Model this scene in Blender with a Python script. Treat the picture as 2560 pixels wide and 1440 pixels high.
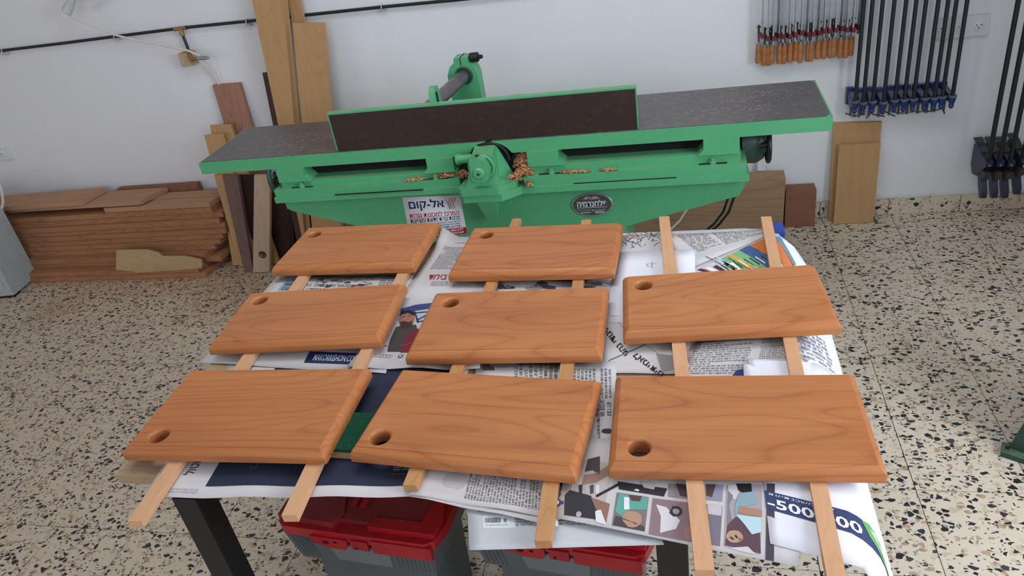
import bpy, bmesh, math, random
from mathutils import Vector, Matrix
R = random.Random(7)
C = bpy.context.scene.collection
for o in list(bpy.data.objects): bpy.data.objects.remove(o)

# ---------------------------------------------------------------- camera
CAM = Vector((2.3972, -1.4047, 1.7467))
PITCH, YAW, ROLL, F = 0.529294, -0.274628, -0.167524, 1886.03
def basis():
    cp, sp, cy, sy = math.cos(PITCH), math.sin(PITCH), math.cos(YAW), math.sin(YAW)
    f = Vector((sy*cp, cy*cp, -sp)); r = Vector((cy, -sy, 0)); u = r.cross(f)
    cr, sr = math.cos(ROLL), math.sin(ROLL)
    return cr*r + sr*u, -sr*r + cr*u, f
CR, CU, CF = basis()
cd = bpy.data.cameras.new('camera'); cam = bpy.data.objects.new('camera', cd); C.objects.link(cam)
M = Matrix.Identity(4)
for i in range(3):
    M[i][0], M[i][1], M[i][2], M[i][3] = CR[i], CU[i], -CF[i], CAM[i]
cam.matrix_world = M
cd.sensor_width = 36; cd.lens = F/2560*36; cd.clip_start = .05
bpy.context.scene.camera = cam
# ---------------------------------------------------------------- light
sc = bpy.context.scene
sc.view_settings.view_transform = 'Standard'; sc.view_settings.look = 'None'
sc.view_settings.gamma = 1; sc.view_settings.use_curve_mapping = False
sc.view_settings.exposure = 0.06
w = bpy.data.worlds.new('world'); sc.world = w; w.use_nodes = True
w.node_tree.nodes['Background'].inputs[0].default_value = (.72, .80, 1, 1)
w.node_tree.nodes['Background'].inputs[1].default_value = .5
def area(name, loc, target, sx, sy, power, col):
    l = bpy.data.lights.new(name, 'AREA'); l.shape = 'RECTANGLE'; l.size = sx; l.size_y = sy
    l.energy = power; l.color = col
    o = bpy.data.objects.new(name, l); C.objects.link(o); o.location = loc
    o.rotation_euler = (Vector(target)-Vector(loc)).to_track_quat('-Z', 'Y').to_euler()
area('window_light_right', (5.1, -.9, 1.95), (2.0, .8, .5), 2.4, 1.5, 105, (.82, .91, 1))
area('window_light_front', (1.9, -4.3, 2.1), (1.7, 1.5, .6), 2.6, 1.5, 36, (.90, .95, 1))
area('ceiling_panel_light', (1.9, .25, 2.84), (1.9, .45, 0), 1.6, .9, 21, (.90, .95, 1))  # added overhead fill for the board tops, not a known ceiling fixture
area('door_light_left', (-3.0, -2.6, 1.7), (0.6, 1.6, .3), 1.4, 1.8, 16, (1, .86, .74))  # added warm fill for the left side, no door behind it

# where a photo point lies on a plane of the room
def ray(x, y): return CF + (x-1280)/F*CR - (y-720)/F*CU
def atz(x, y, z):
    d = ray(x, y); return CAM + d*((z-CAM.z)/d.z)
def aty(x, y, Y):
    d = ray(x, y); return CAM + d*((Y-CAM.y)/d.y)
WALL = 2.057; TILE = .3; ZT = .775

# ---------------------------------------------------------------- materials
def lin(h):
    if isinstance(h, str):
        h = h.lstrip('#'); c = [int(h[i:i+2], 16)/255 for i in (0, 2, 4)]
    else: c = h
    return tuple(x/12.92 if x <= .04045 else ((x+.055)/1.055)**2.4 for x in c) + (1,)
class NT:
    def __init__(s, name):
        s.m = bpy.data.materials.new(name); s.m.use_nodes = True; s.t = s.m.node_tree
        s.b = s.t.nodes['Principled BSDF']
    def n(s, typ, props=None, **ins):
        nd = s.t.nodes.new(typ)
        for k, v in (props or {}).items(): setattr(nd, k, v)
        for k, v in ins.items():
            key = k.replace('_', ' ')
            sock = nd.inputs[int(k[1:])] if k[0] == 'i' and k[1:].isdigit() else nd.inputs[key]
            s.set(sock, v)
        return nd
    def set(s, sock, v):
        if hasattr(v, 'links'): s.t.links.new(v, sock)
        else: sock.default_value = v
    def math(s, op, a, b=0., c=0.):
        nd = s.n('ShaderNodeMath', {'operation': op}); s.set(nd.inputs[0], a); s.set(nd.inputs[1], b); s.set(nd.inputs[2], c)
        return nd.outputs[0]
    def mix(s, f, a, b, mode='MIX'):
        nd = s.n('ShaderNodeMix', {'data_type': 'RGBA', 'blend_type': mode})
        s.set(nd.inputs[0], f); s.set(nd.inputs[6], a); s.set(nd.inputs[7], b); return nd.outputs[2]
    def ramp(s, f, stops, interp='LINEAR'):
        nd = s.n('ShaderNodeValToRGB'); s.set(nd.inputs[0], f); cr = nd.color_ramp; cr.interpolation = interp
        while len(cr.elements) < len(stops): cr.elements.new(.5)
        for e, (p, c) in zip(cr.elements, stops): e.position = p; e.color = c if len(c) == 4 else (*c, 1)
        return nd.outputs[0]
    def obj(s): return s.n('ShaderNodeTexCoord').outputs['Object']
    def world(s): return s.n('ShaderNodeNewGeometry').outputs['Position']
    def rnd(s): return s.n('ShaderNodeObjectInfo').outputs['Random']
    def mapv(s, v, sc_, off=(0, 0, 0)):
        nd = s.n('ShaderNodeMapping'); s.set(nd.inputs[0], v)
        s.set(nd.inputs['Scale'], sc_); s.set(nd.inputs['Location'], off); return nd.outputs[0]
    def noise(s, v, scale, detail=2., rough=.5, dist=0.):
        nd = s.n('ShaderNodeTexNoise', None, Vector=v, Scale=scale, Detail=detail, Roughness=rough, Distortion=dist)
        return nd.outputs[0]
    def bump(s, h, strength=.3, dist=.002):
        nd = s.n('ShaderNodeBump', None, Strength=strength, Distance=dist, Height=h)
        s.t.links.new(nd.outputs[0], s.b.inputs['Normal'])
    def out(s, col=None, rough=None, metal=None, spec=None):
        if col is not None: s.set(s.b.inputs['Base Color'], col)
        if rough is not None: s.set(s.b.inputs['Roughness'], rough)
        if metal is not None: s.set(s.b.inputs['Metallic'], metal)
        if spec is not None: s.set(s.b.inputs['Specular IOR Level'], spec)
        return s.m

def mat_plain(name, col, rough=.5, metal=0., var=.12, scale=30, bump=.1, spec=.5):
    t = NT(name); c = lin(col); v = t.obj()
    n = t.noise(v, scale, 4.)
    dk = tuple(x*(1-var*1.6) for x in c[:3])+(1,); lt = tuple(min(1, x*(1+var)) for x in c[:3])+(1,)
    col_ = t.ramp(n, [(.3, dk), (.7, lt)])
    t.bump(t.noise(v, scale*4, 3.), bump, .001)
    return t.out(col_, rough, metal, spec)

def mat_wood(name, light, dark, rough=.4, axis=0, freq=9., rings=1., contrast=.6, line=.5, spec=.4, knots=None, seed=0.):
    """grain along `axis` of the object; contour lines of a stretched noise give the cathedral figure"""
    t = NT(name); v = t.obj(); r = t.rnd()
    comb = t.n('ShaderNodeCombineXYZ'); 
    off = t.math('MULTIPLY_ADD', r, 37., seed)
    for i in range(3): t.set(comb.inputs[i], off)
    add = t.n('ShaderNodeVectorMath', {'operation': 'ADD'}); t.set(add.inputs[0], v); t.set(add.inputs[1], comb.outputs[0])
    p = add.outputs[0]
    s1 = [freq*.8]*3; s1[axis] = freq*.16
    a = t.noise(t.mapv(p, s1), 1., 1., .45, .25)
    g = t.math('MULTIPLY', a, 16.*rings)
    saw = t.math('FRACT', g)
    ln = t.ramp(saw, [(0, (1, 1, 1)), (.10, (.35,)*3), (.5, (.1,)*3), (.88, (.35,)*3), (1, (1, 1, 1))])
    s2 = [130.]*3; s2[axis] = 3.5
    fib = t.noise(t.mapv(p, s2), 1., 3., .6)
    s3 = [14.]*3; s3[axis] = 2.
    broad = t.noise(t.mapv(p, s3), 1., 2.)
    f = t.math('MULTIPLY', ln, line)
    f = t.math('ADD', f, t.math('MULTIPLY', fib, .45))
    f = t.math('ADD', f, t.math('MULTIPLY', broad, .55))
    f = t.math('MULTIPLY_ADD', t.math('SUBTRACT', f, .62), contrast*1.6, .45)
    L, D = lin(light), lin(dark)
    col = t.mix(t.math('MINIMUM', t.math('MAXIMUM', f, 0.), 1.), L, D)
    col = t.mix(t.math('MULTIPLY', r, .25), col, tuple(x*.72 for x in L[:3])+(1,))
    if knots:
        for (kx, ky, kz, kr) in knots:
            d = t.n('ShaderNodeVectorMath', {'operation': 'DISTANCE'}); t.set(d.inputs[0], v); d.inputs[1].default_value = (kx, ky, kz)
            dd = t.math('ADD', d.outputs['Value'], t.math('MULTIPLY', t.noise(v, 60., 2.), kr*.6))
            col = t.mix(t.ramp(t.math('DIVIDE', dd, kr), [(.9, (1,)*3), (1.35, (0,)*3)]), col, lin('#2e1b12'))
    t.bump(fib, .12, .0006)
    return t.out(col, rough, 0., spec)

def mat_terrazzo(name, tiles=True, joints=False, few=False):
    t = NT(name); P = t.world(); r = t.rnd()
    comb = t.n('ShaderNodeCombineXYZ')
    if tiles:
        t.set(comb.inputs[0], t.math('MULTIPLY', r, 91.)); t.set(comb.inputs[1], t.math('MULTIPLY', r, 173.))
    add = t.n('ShaderNodeVectorMath', {'operation': 'ADD'}); t.set(add.inputs[0], P); t.set(add.inputs[1], comb.outputs[0])
    p = add.outputs[0]
    wob = t.n('ShaderNodeTexNoise', None, Vector=p, Scale=95., Detail=2.)
    sub = t.n('ShaderNodeVectorMath', {'operation': 'MULTIPLY_ADD'}); t.set(sub.inputs[0], wob.outputs['Color']); sub.inputs[1].default_value = (.009, .009, 0); t.set(sub.inputs[2], p)
    q = sub.outputs[0]
    base = t.mix(t.noise(P, 3., 3.), lin('#c6b8a4'), lin('#d8cdbd'))
    base = t.mix(t.noise(p, 9., 2.), base, lin('#d5c6ae'))
    col = base
    def layer(col, scale, thr0, thr1, edge, shades, ofs):
        nonlocal_v = t.mapv(q, (1., 1.3, 1.), ofs)
        f1 = t.n('ShaderNodeTexVoronoi', {'feature': 'F1'}, Vector=nonlocal_v, Scale=scale)
        ed = t.n('ShaderNodeTexVoronoi', {'feature': 'DISTANCE_TO_EDGE'}, Vector=nonlocal_v, Scale=scale)
        sep = t.n('ShaderNodeSeparateColor'); t.set(sep.inputs[0], f1.outputs['Color'])
        pick = t.math('LESS_THAN', sep.outputs[0], thr1)
        if thr0: pick = t.math('MULTIPLY', pick, t.math('GREATER_THAN', sep.outputs[0], thr0))
        inner = t.math('GREATER_THAN', t.math('ADD', ed.outputs['Distance'], t.math('MULTIPLY', sep.outputs[2], -.14)), edge)
        m = t.math('MULTIPLY', pick, inner)
        shade = t.ramp(sep.outputs[1], shades, 'CONSTANT')
        return t.mix(m, col, shade)
    col = layer(col, 50., 0, .55, .03, [(0, lin('#bfb09a')), (.3, lin('#cfc3b0')), (.5, lin('#ab9c88')), (.68, lin('#c6bbac')), (.85, lin('#b4967a'))], (3, 1, 0))
    col = layer(col, 110., 0, .10 if few else .18, .05, [(0, lin('#3c3a3c')), (.4, lin('#6d665e')), (.7, lin('#8f8374'))], (7, 5, 0))
    col = layer(col, 55., 0, .08 if few else .26, .06, [(0, lin('#232427')), (.45, lin('#303036')), (.7, lin('#2c2220')), (.86, lin('#44413e'))], (0, 0, 0))
    # reddish saw dust ground into the floor near the timber and a general warm darkening towards the left
    sx = t.n('ShaderNodeSeparateXYZ'); t.set(sx.inputs[0], P)
    d = t.math('ADD', t.math('MULTIPLY', t.math('SUBTRACT', sx.outputs[1], 1.70), 2.6), t.math('MULTIPLY', t.math('SUBTRACT', .9, sx.outputs[0]), .18))
    m = t.math('ADD', d, t.math('MULTIPLY', t.math('SUBTRACT', t.noise(P, 7., 4., .65), .5), 1.5))
    m = t.math('MULTIPLY', t.ramp(m, [(.0, (0,)*3), (.9, (1,)*3)]), t.ramp(sx.outputs[0], [(.55, (1,)*3), (1., (0,)*3)]))
    col = t.mix(t.math('MULTIPLY', m, .5), col, lin('#a87850'))
    wear = t.ramp(t.math('MULTIPLY_ADD', sx.outputs[0], .25, .35), [(.25, (1,)*3), (.9, (0,)*3)])
    col = t.mix(t.math('MULTIPLY', wear, .3), col, lin('#cdb39a'), 'MULTIPLY')
    if joints:
        fx = t.math('FRACT', t.math('DIVIDE', t.math('ADD', sx.outputs[0], 30.), TILE)); fy = t.math('FRACT', t.math('DIVIDE', t.math('ADD', sx.outputs[1], 30.), TILE))
        j = t.math('MAXIMUM', t.math('GREATER_THAN', t.math('ABSOLUTE', t.math('SUBTRACT', fx, .5)), .494), t.math('GREATER_THAN', t.math('ABSOLUTE', t.math('SUBTRACT', fy, .5)), .494))
        col = t.mix(j, col, lin('#4e4136'))
    return t.out(col, .38, 0., .45)

MAT = {}
MAT['terrazzo'] = mat_terrazzo('terrazzo'); MAT['terrazzo_field'] = mat_terrazzo('terrazzo_field', False, True)
MAT['skirting'] = mat_terrazzo('skirting_terrazzo', True, False, True)
MAT['grout'] = mat_plain('grout', '#5d5045', .9)
def wall_mat():
    t = NT('white_plaster'); P = t.world()
    c = t.mix(t.noise(P, 1.6, 3.), lin('#dcdde0'), lin('#e6e7ea'))
    scuff = t.ramp(t.noise(t.mapv(P, (4., 1., 14.)), 3., 5., .75), [(.69, (0,)*3), (.76, (1,)*3)])
    c = t.mix(t.math('MULTIPLY', scuff, .25), c, lin('#a9a49f'))
    sx = t.n('ShaderNodeSeparateXYZ'); t.set(sx.inputs[0], P)
    low = t.ramp(t.math('ADD', sx.outputs[2], t.math('MULTIPLY', t.noise(P, 30., 3.), .03)), [(.075, (1,)*3), (.115, (0,)*3)])
    c = t.mix(t.math('MULTIPLY', low, .4), c, lin('#8c8072'))
    h = t.math('ADD', t.noise(P, 9., 4., .6), t.math('MULTIPLY', t.noise(P, 120., 3.), .12))
    t.bump(h, .25, .01)
    return t.out(c, .75, 0., .3)
MAT['wall'] = wall_mat()
MAT['ceiling'] = mat_plain('ceiling_paint', '#dddddd', .9)
MAT['board'] = mat_wood('oiled_beech', '#c17d4b', '#8a4b25', .40, 0, 8., .9, .72, .32, .35)
MAT['stick'] = mat_wood('pale_stick_wood', '#d9ab84', '#b5805a', .6, 1, 30., .5, .5, .25, .3)
MAT['stick_stained'] = mat_wood('stained_stick_wood', '#c99a68', '#9c6438', .55, 1, 30., .5, .7, .3, .3)
MAT['ply'] = mat_wood('ply_edge', '#bfa585', '#8d7357', .7, 0, 60., 1., .6, .5, .3)
MAT['timber'] = mat_wood('stacked_timber', '#b58460', '#86583a', .7, 0, 9., .7, .7, .4, .25)
MAT['timber_top'] = mat_wood('pale_timber', '#c39a7a', '#a07456', .7, 0, 9., .7, .5, .4, .25)
MAT['pine'] = mat_wood('yellow_pine', '#c39b6e', '#a27b50', .6, 2, 9., .6, .5, .35, .3)
MAT['pine_edge'] = mat_wood('pale_pine_edge', '#cda77e', '#ae8259', .7, 2, 20., .6, .6, .3, .3)
MAT['pink'] = mat_wood('pinkish_wood', '#b28573', '#8d604e', .65, 2, 9., .8, .8, .45, .25)
MAT['walnut'] = mat_wood('walnut', '#5d4540', '#3b2a27', .7, 2, 16., .8, .7, .35, .2)
MAT['greybrown'] = mat_wood('grey_brown_wood', '#7d6660', '#5a443f', .75, 2, 14., .7, .7, .35, .2)
MAT['dkbrown'] = mat_wood('dark_brown_wood', '#4b342b', '#2b1c17', .8, 2, 14., .7, .7, .35, .2)
MAT['knotplank'] = mat_wood('weathered_knotty_plank', '#cbb299', '#a0866e', .75, 2, 14., .7, .7, .35, .2)
MAT['redwood'] = mat_wood('redbrown_wood', '#976a58', '#74493a', .7, 0, 14., .7, .7, .35, .2)
MAT['beam'] = mat_wood('rough_beam', '#a98b6c', '#866a52', .85, 0, 6., .8, .8, .4, .2)
MAT['scrap'] = mat_wood('yellow_scrap', '#c2a47b', '#99805c', .75, 0, 14., .7, .6, .3, .2)
def paint(name, a, b, dust='#8f9a78', dusty=.35):
    t = NT(name); v = t.obj(); n = t.noise(v, 6., 4.)
    c = t.mix(n, lin(a), lin(b))
    g = t.n('ShaderNodeNewGeometry'); s = t.n('ShaderNodeSeparateXYZ'); t.set(s.inputs[0], g.outputs['Normal'])
    up = t.ramp(s.outputs[2], [(.5, (0,)*3), (.95, (1,)*3)])
    d = t.math('MULTIPLY', t.math('MULTIPLY', up, dusty), t.ramp(t.noise(v, 22., 5., .7), [(.35, (0,)*3), (.6, (1,)*3)]))
    c = t.mix(d, c, lin(dust))
    chip = t.ramp(t.noise(v, 34., 5., .8), [(.71, (0,)*3), (.73, (1,)*3)])
    c = t.mix(t.math('MULTIPLY', chip, .6), c, lin('#2c4a38'))
    t.bump(t.math('ADD', t.noise(v, 26., 3.), t.math('MULTIPLY', t.noise(v, 120., 2.), .25)), .25, .006)
    return t.out(c, .42, 0., .5)
MAT['green'] = paint('green_enamel', '#489a6b', '#53a574')
MAT['green_dk'] = paint('dark_green_enamel', '#1d3a2e', '#24463a')
def iron(name, a, b, rough=.42, dust=.7):
    t = NT(name); v = t.obj()
    c = t.mix(t.noise(t.mapv(v, (2., 9., 9.)), 2., 4.), lin(a), lin(b))
    st = t.ramp(t.noise(t.mapv(v, (14., 30., 30.)), 2.2, 6., .78), [(.52, (0,)*3), (.68, (1,)*3)])
    c = t.mix(t.math('MULTIPLY', st, dust), c, lin('#9a8f84'))
    return t.out(c, rough, .25, .5)
MAT['iron'] = iron('worn_table_iron', '#524b4a', '#645d5c', .36, .55)
MAT['fence_iron'] = iron('brown_fence_iron', '#2f2220', '#3c2c28', .4, .06)
MAT['black'] = mat_plain('black_steel', '#1a1a1b', .45, .2)
MAT['blackhole'] = mat_plain('dark_cavity', '#0c0d0c', .9)
MAT['pipe'] = mat_plain('black_pipe', '#1c1e22', .4, .1)
MAT['pipe_clamp'] = mat_plain('dark_grey_pipe', '#34343a', .4, .5)
MAT['steel'] = mat_plain('zinc_steel', '#a8b0b4', .35, .8)
MAT['steel_dk'] = mat_plain('dull_steel', '#6b665f', .45, .7)
MAT['chrome'] = mat_plain('chrome', '#c5ccd2', .15, 1., .05)
MAT['rod'] = mat_plain('worn_rod', '#6a6266', .3, .6)
MAT['maroon'] = mat_plain('maroon_paint', '#5a1a26', .4)
MAT['handle'] = mat_wood('clamp_handle_wood', '#b97c4e', '#8f5730', .5, 2, 20., .5, .5, .3, .3)
MAT['blue'] = mat_plain('blue_enamel', '#17356e', .35, 0., .15)
MAT['bluetop'] = mat_plain('grey_worn_casting', '#6a7078', .45, .3)
MAT['navy'] = mat_plain('navy_enamel', '#1c1f3c', .4, 0.)
MAT['darkpad'] = mat_plain('dark_pad', '#3e3a38', .6)
MAT['white_plastic'] = mat_plain('white_plastic', '#d9dbdc', .35, 0., .02)
MAT['grey_plastic'] = mat_plain('grey_conduit', '#c2c5c5', .5, 0., .04)
MAT['cable'] = mat_plain('white_cable', '#d4cfc8', .5, 0., .03)
MAT['brass'] = mat_plain('aged_brass', '#9a7a52', .4, .6)
MAT['clip'] = mat_plain('clear_clip', '#b9b9bf', .4)
MAT['cabinet'] = mat_plain('grey_blue_metal', '#aab4b7', .45, .1, .04)
MAT['red'] = mat_plain('red_plastic', '#a51420', .42, 0., .15, 8)
MAT['reddusty'] = mat_plain('dusty_red_plastic', '#7d1f26', .6, 0., .15, 8)
MAT['boxgrey'] = mat_plain('grey_plastic_box', '#545a5e', .5, 0., .06, 12)
MAT['plategrey'] = mat_plain('worn_grey_plate', '#6c7276', .55, 0., .06, 12)
MAT['bluecap'] = mat_plain('blue_plastic', '#1f3f93', .4)
MAT['teal'] = mat_plain('teal_paint', '#3d6f86', .5)
MAT['silver'] = mat_plain('badge_silver', '#b9bcc0', .3, .8, .1)
MAT['badge_dk'] = mat_plain('badge_ground', '#4b474b', .6, .3)
def sponge(name, a, b):
    t = NT(name); v = t.obj(); n = t.noise(v, 400., 4., .7)
    t.bump(n, .9, .003); return t.out(t.mix(t.ramp(n, [(.35, (0,)*3), (.65, (1,)*3)]), lin(a), lin(b)), .95, 0., .1)
MAT['scour'] = sponge('green_scourer', '#0f3a29', '#2a614a'); MAT['foam'] = sponge('beige_foam', '#a07f5c', '#c29f79')
def paper_mat(name, a, b):
    t = NT(name); v = t.world()
    c = t.mix(t.noise(v, 7., 4.), lin(a), lin(b)); t.bump(t.noise(v, 14., 3.), .12, .01)
    return t.out(c, .8, 0., .15)
MAT['paper'] = paper_mat('newsprint', '#bcb7b7', '#cdc9c9'); MAT['paper_white'] = paper_mat('white_paper', '#dcdce6', '#e6e6ee')
MAT['paper_grey'] = paper_mat('grey_newsprint', '#b7bbbf', '#c2c5c8')  # newsprint with the shade on the barcode sheet in its colour
MAT['sticker'] = paper_mat('white_sticker', '#ececf4', '#f2f2f8')
def ink_mat():
    t = NT('printed_ink'); a = t.n('ShaderNodeAttribute', {'attribute_name': 'Col'})
    return t.out(a.outputs['Color'], .7, 0., .2)
MAT['ink'] = ink_mat()
def shav(name, a, b):
    t = NT(name); r = t.noise(t.obj(), 160., 1.)
    return t.out(t.mix(t.ramp(r, [(.3, (0,)*3), (.7, (1,)*3)]), lin(a), lin(b)), .8, 0., .1)
MAT['shavings'] = shav('shavings', '#8a4f2c', '#dcae82'); MAT['sawpale'] = shav('pale_dust', '#a3958a', '#c9bcae'); MAT['sawdust'] = shav('sawdust', '#a9713f', '#bb8450')

# ---------------------------------------------------------------- mesh tools
class MB:
    def __init__(s): s.bm = bmesh.new(); s.mi = 0
    def _f(s, vs):
        try: f = s.bm.faces.new(vs); f.material_index = s.mi; return f
        except ValueError: return None
    def hull8(s, pts):      # 4 bottom + 4 top, same winding
        v = [s.bm.verts.new(p) for p in pts]
        for q in ((3, 2, 1, 0), (4, 5, 6, 7), (0, 1, 5, 4), (1, 2, 6, 5), (2, 3, 7, 6), (3, 0, 4, 7)): s._f([v[i] for i in q])
        return s
    def box(s, x0, x1, y0, y1, z0, z1):
        return s.hull8([(x0, y0, z0), (x1, y0, z0), (x1, y1, z0), (x0, y1, z0), (x0, y0, z1), (x1, y0, z1), (x1, y1, z1), (x0, y1, z1)])
    def prism(s, poly, d0, d1, axis='y'):   # poly in the two other axes
        def P(a, b, d): return {'y': (a, d, b), 'x': (d, a, b), 'z': (a, b, d)}[axis]
        A = [s.bm.verts.new(P(a, b, d0)) for a, b in poly]; B = [s.bm.verts.new(P(a, b, d1)) for a, b in poly]
        s._f(A); s._f(B[::-1]); n = len(poly)
        for i in range(n): s._f([A[i], B[i], B[(i+1) % n], A[(i+1) % n]])
        return s
    def tube(s, pts, r, n=10, cap=True):
        pts = [Vector(p) for p in pts]; rr = r if isinstance(r, (list, tuple)) else [r]*len(pts)
        rings = []; up = None
        for i, p in enumerate(pts):
            d = (pts[min(i+1, len(pts)-1)] - pts[max(i-1, 0)]).normalized()
            if up is None: up = Vector((0, 0, 1)) if abs(d.z) < .9 else Vector((1, 0, 0))
            a = d.cross(up).normalized(); b = a.cross(d).normalized(); up = b
            rings.append([s.bm.verts.new(p + rr[i]*(math.cos(t)*a + math.sin(t)*b)) for t in [2*math.pi*k/n for k in range(n)]])
        for A, B in zip(rings, rings[1:]):
            for k in range(n): s._f([A[k], A[(k+1) % n], B[(k+1) % n], B[k]])
        if cap: s._f(rings[0][::-1]); s._f(rings[-1])
        return s
    def lathe(s, c, prof, n=20, axis='z'):   # prof: (radius, height)
        c = Vector(c); rings = []
        for r, h in prof:
            ring = []
            for k in range(n):
                t = 2*math.pi*k/n; a, b = r*math.cos(t), r*math.sin(t)
                ring.append(s.bm.verts.new(c + Vector({'z': (a, b, h), 'x': (h, a, b), 'y': (a, h, b)}[axis])))
            rings.append(ring)
        for A, B in zip(rings, rings[1:]):
            for k in range(n): s._f([A[k], A[(k+1) % n], B[(k+1) % n], B[k]])
        s._f(rings[0][::-1]); s._f(rings[-1]); return s
    def ring(s, c, Rr, r, nx=28, n=8, axis='x', a0=0, a1=2*math.pi):
        c = Vector(c); full = abs(a1-a0-2*math.pi) < 1e-6; pts = []
        for k in range(nx if full else nx+1):
            t = a0+(a1-a0)*k/nx; a, b = Rr*math.cos(t), Rr*math.sin(t)
            pts.append((c + Vector({'x': (0, a, b), 'y': (a, 0, b), 'z': (a, b, 0)}[axis]), Vector({'x': (0, a, b), 'y': (a, 0, b), 'z': (a, b, 0)}[axis]).normalized()))
        ax = Vector({'x': (1, 0, 0), 'y': (0, 1, 0), 'z': (0, 0, 1)}[axis]); R_ = []
        for p, d in pts: R_.append([s.bm.verts.new(p + r*(math.cos(u)*d + math.sin(u)*ax)) for u in [2*math.pi*j/n for j in range(n)]])
        m = len(R_)
        for k in range(m if full else m-1):
            A, B = R_[k], R_[(k+1) % m]
            for j in range(n): s._f([A[j], A[(j+1) % n], B[(j+1) % n], B[j]])
        return s
    def build(s, name, mats, parent=None, bevel=0., seg=2, smooth=35, label=None, cat=None, group=None, kind=None, loc=None):
        if bevel:
            es = [e for e in s.bm.edges if len(e.link_faces) == 2 and e.calc_face_angle(0) > .6]
            bmesh.ops.bevel(s.bm, geom=es, offset=bevel, segments=seg, profile=.6, affect='EDGES', clamp_overlap=True)
        bmesh.ops.recalc_face_normals(s.bm, faces=s.bm.faces)
        me = bpy.data.meshes.new(name); s.bm.to_mesh(me); s.bm.free()
        return link(name, me, mats, parent, smooth, label, cat, group, kind, loc)
def link(name, me, mats, parent=None, smooth=35, label=None, cat=None, group=None, kind=None, loc=None):
    for m in (mats if isinstance(mats, (list, tuple)) else [mats]): me.materials.append(MAT[m] if isinstance(m, str) else m)
    if smooth:
        me.polygons.foreach_set('use_smooth', [True]*len(me.polygons)); me.set_sharp_from_angle(angle=math.radians(smooth))
    o = bpy.data.objects.new(name, me); C.objects.link(o)
    if parent: o.parent = parent
    if loc is not None: # recentre mesh on loc
        me.transform(Matrix.Translation(-Vector(loc))); o.location = loc
    tag(o, label, cat, group, kind); return o
def tag(o, label=None, cat=None, group=None, kind=None):
    if label: o['label'] = label
    if cat: o['category'] = cat
    if group: o['group'] = group
    if kind: o['kind'] = kind
    return o
def empty(name, label, cat, group=None, loc=(0, 0, 0), rz=0):
    o = bpy.data.objects.new(name, None); C.objects.link(o); o.location = loc; o.rotation_euler = (0, 0, rz); o.empty_display_size = .05
    return tag(o, label, cat, group)

# ---------------------------------------------------------------- the room
floor = MB().box(-3.6, 5.2, -4.6, 2.2, -.12, -.004).build('floor', 'terrazzo_field', kind='structure', smooth=0)
tm = MB().box(-.1488, .1488, -.1488, .1488, -.0039, 0).build('floor_tile', 'terrazzo', floor, bevel=.0006, seg=1, smooth=0)
tm.location = (-2.55, -1.05, 0); first = True
for i in range(-9, 15):
    for j in range(-4, 6):
        if first: o = tm; first = False
        else: o = tm.copy(); C.objects.link(o)
        o.location = ((i+.5)*TILE, (j+.5)*TILE, R.uniform(-.0004, .0004))
ct = MB().box(-.1488, .1488, -.1268, .1270, -.0039, 0).build('floor_tile', 'terrazzo', floor, smooth=0)
for i in range(-9, 15):
    o = ct if i == -9 else ct.copy()
    if i != -9: C.objects.link(o)
    o.location = ((i+.5)*TILE, 1.8+.1285, 0)
MB().box(-3.6, 5.2, WALL, WALL+.15, -.12, 2.9).build('wall_back', 'wall', kind='structure', smooth=0)
MB().box(-3.75, -3.6, -4.6, WALL+.15, -.12, 2.9).build('wall_left', 'wall', kind='structure', smooth=0)
wr = MB().box(5.2, 5.35, -4.6, WALL+.15, -.12, 1.0).box(5.2, 5.35, -4.6, WALL+.15, 2.75, 2.9).box(5.2, 5.35, .8, WALL+.15, 1.0, 2.75).box(5.2, 5.35, -4.6, -2.0, 1.0, 2.75)
wr.build('wall_right', 'wall', kind='structure', smooth=0)
MB().box(4.05, 4.17, .15, WALL, -.004, 2.9).build('wall_partition', 'wall', kind='structure', smooth=0)  # unseen wall added to keep window light off the back wall's right end
MB().box(-3.75, 5.35, -4.6, WALL+.15, 2.9, 3.0).build('ceiling', 'ceiling', kind='structure', smooth=0)
bb = MB().box(-3.6, 5.2, WALL-.002, WALL, 0, .072).build('baseboard_back', 'grout', kind='structure', smooth=0)
sk = MB().box(-.1485, .1485, WALL-.014, WALL-.002, .001, .078).build('skirting_tile', 'skirting', bb, bevel=.002, seg=1, smooth=0)
for k in range(24):
    o = sk if k == 0 else sk.copy()
    if k: C.objects.link(o)
    o.location = (3.29+.15-(20-k)*.3, R.uniform(-.001, .001), R.uniform(-.001, .001))

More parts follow.
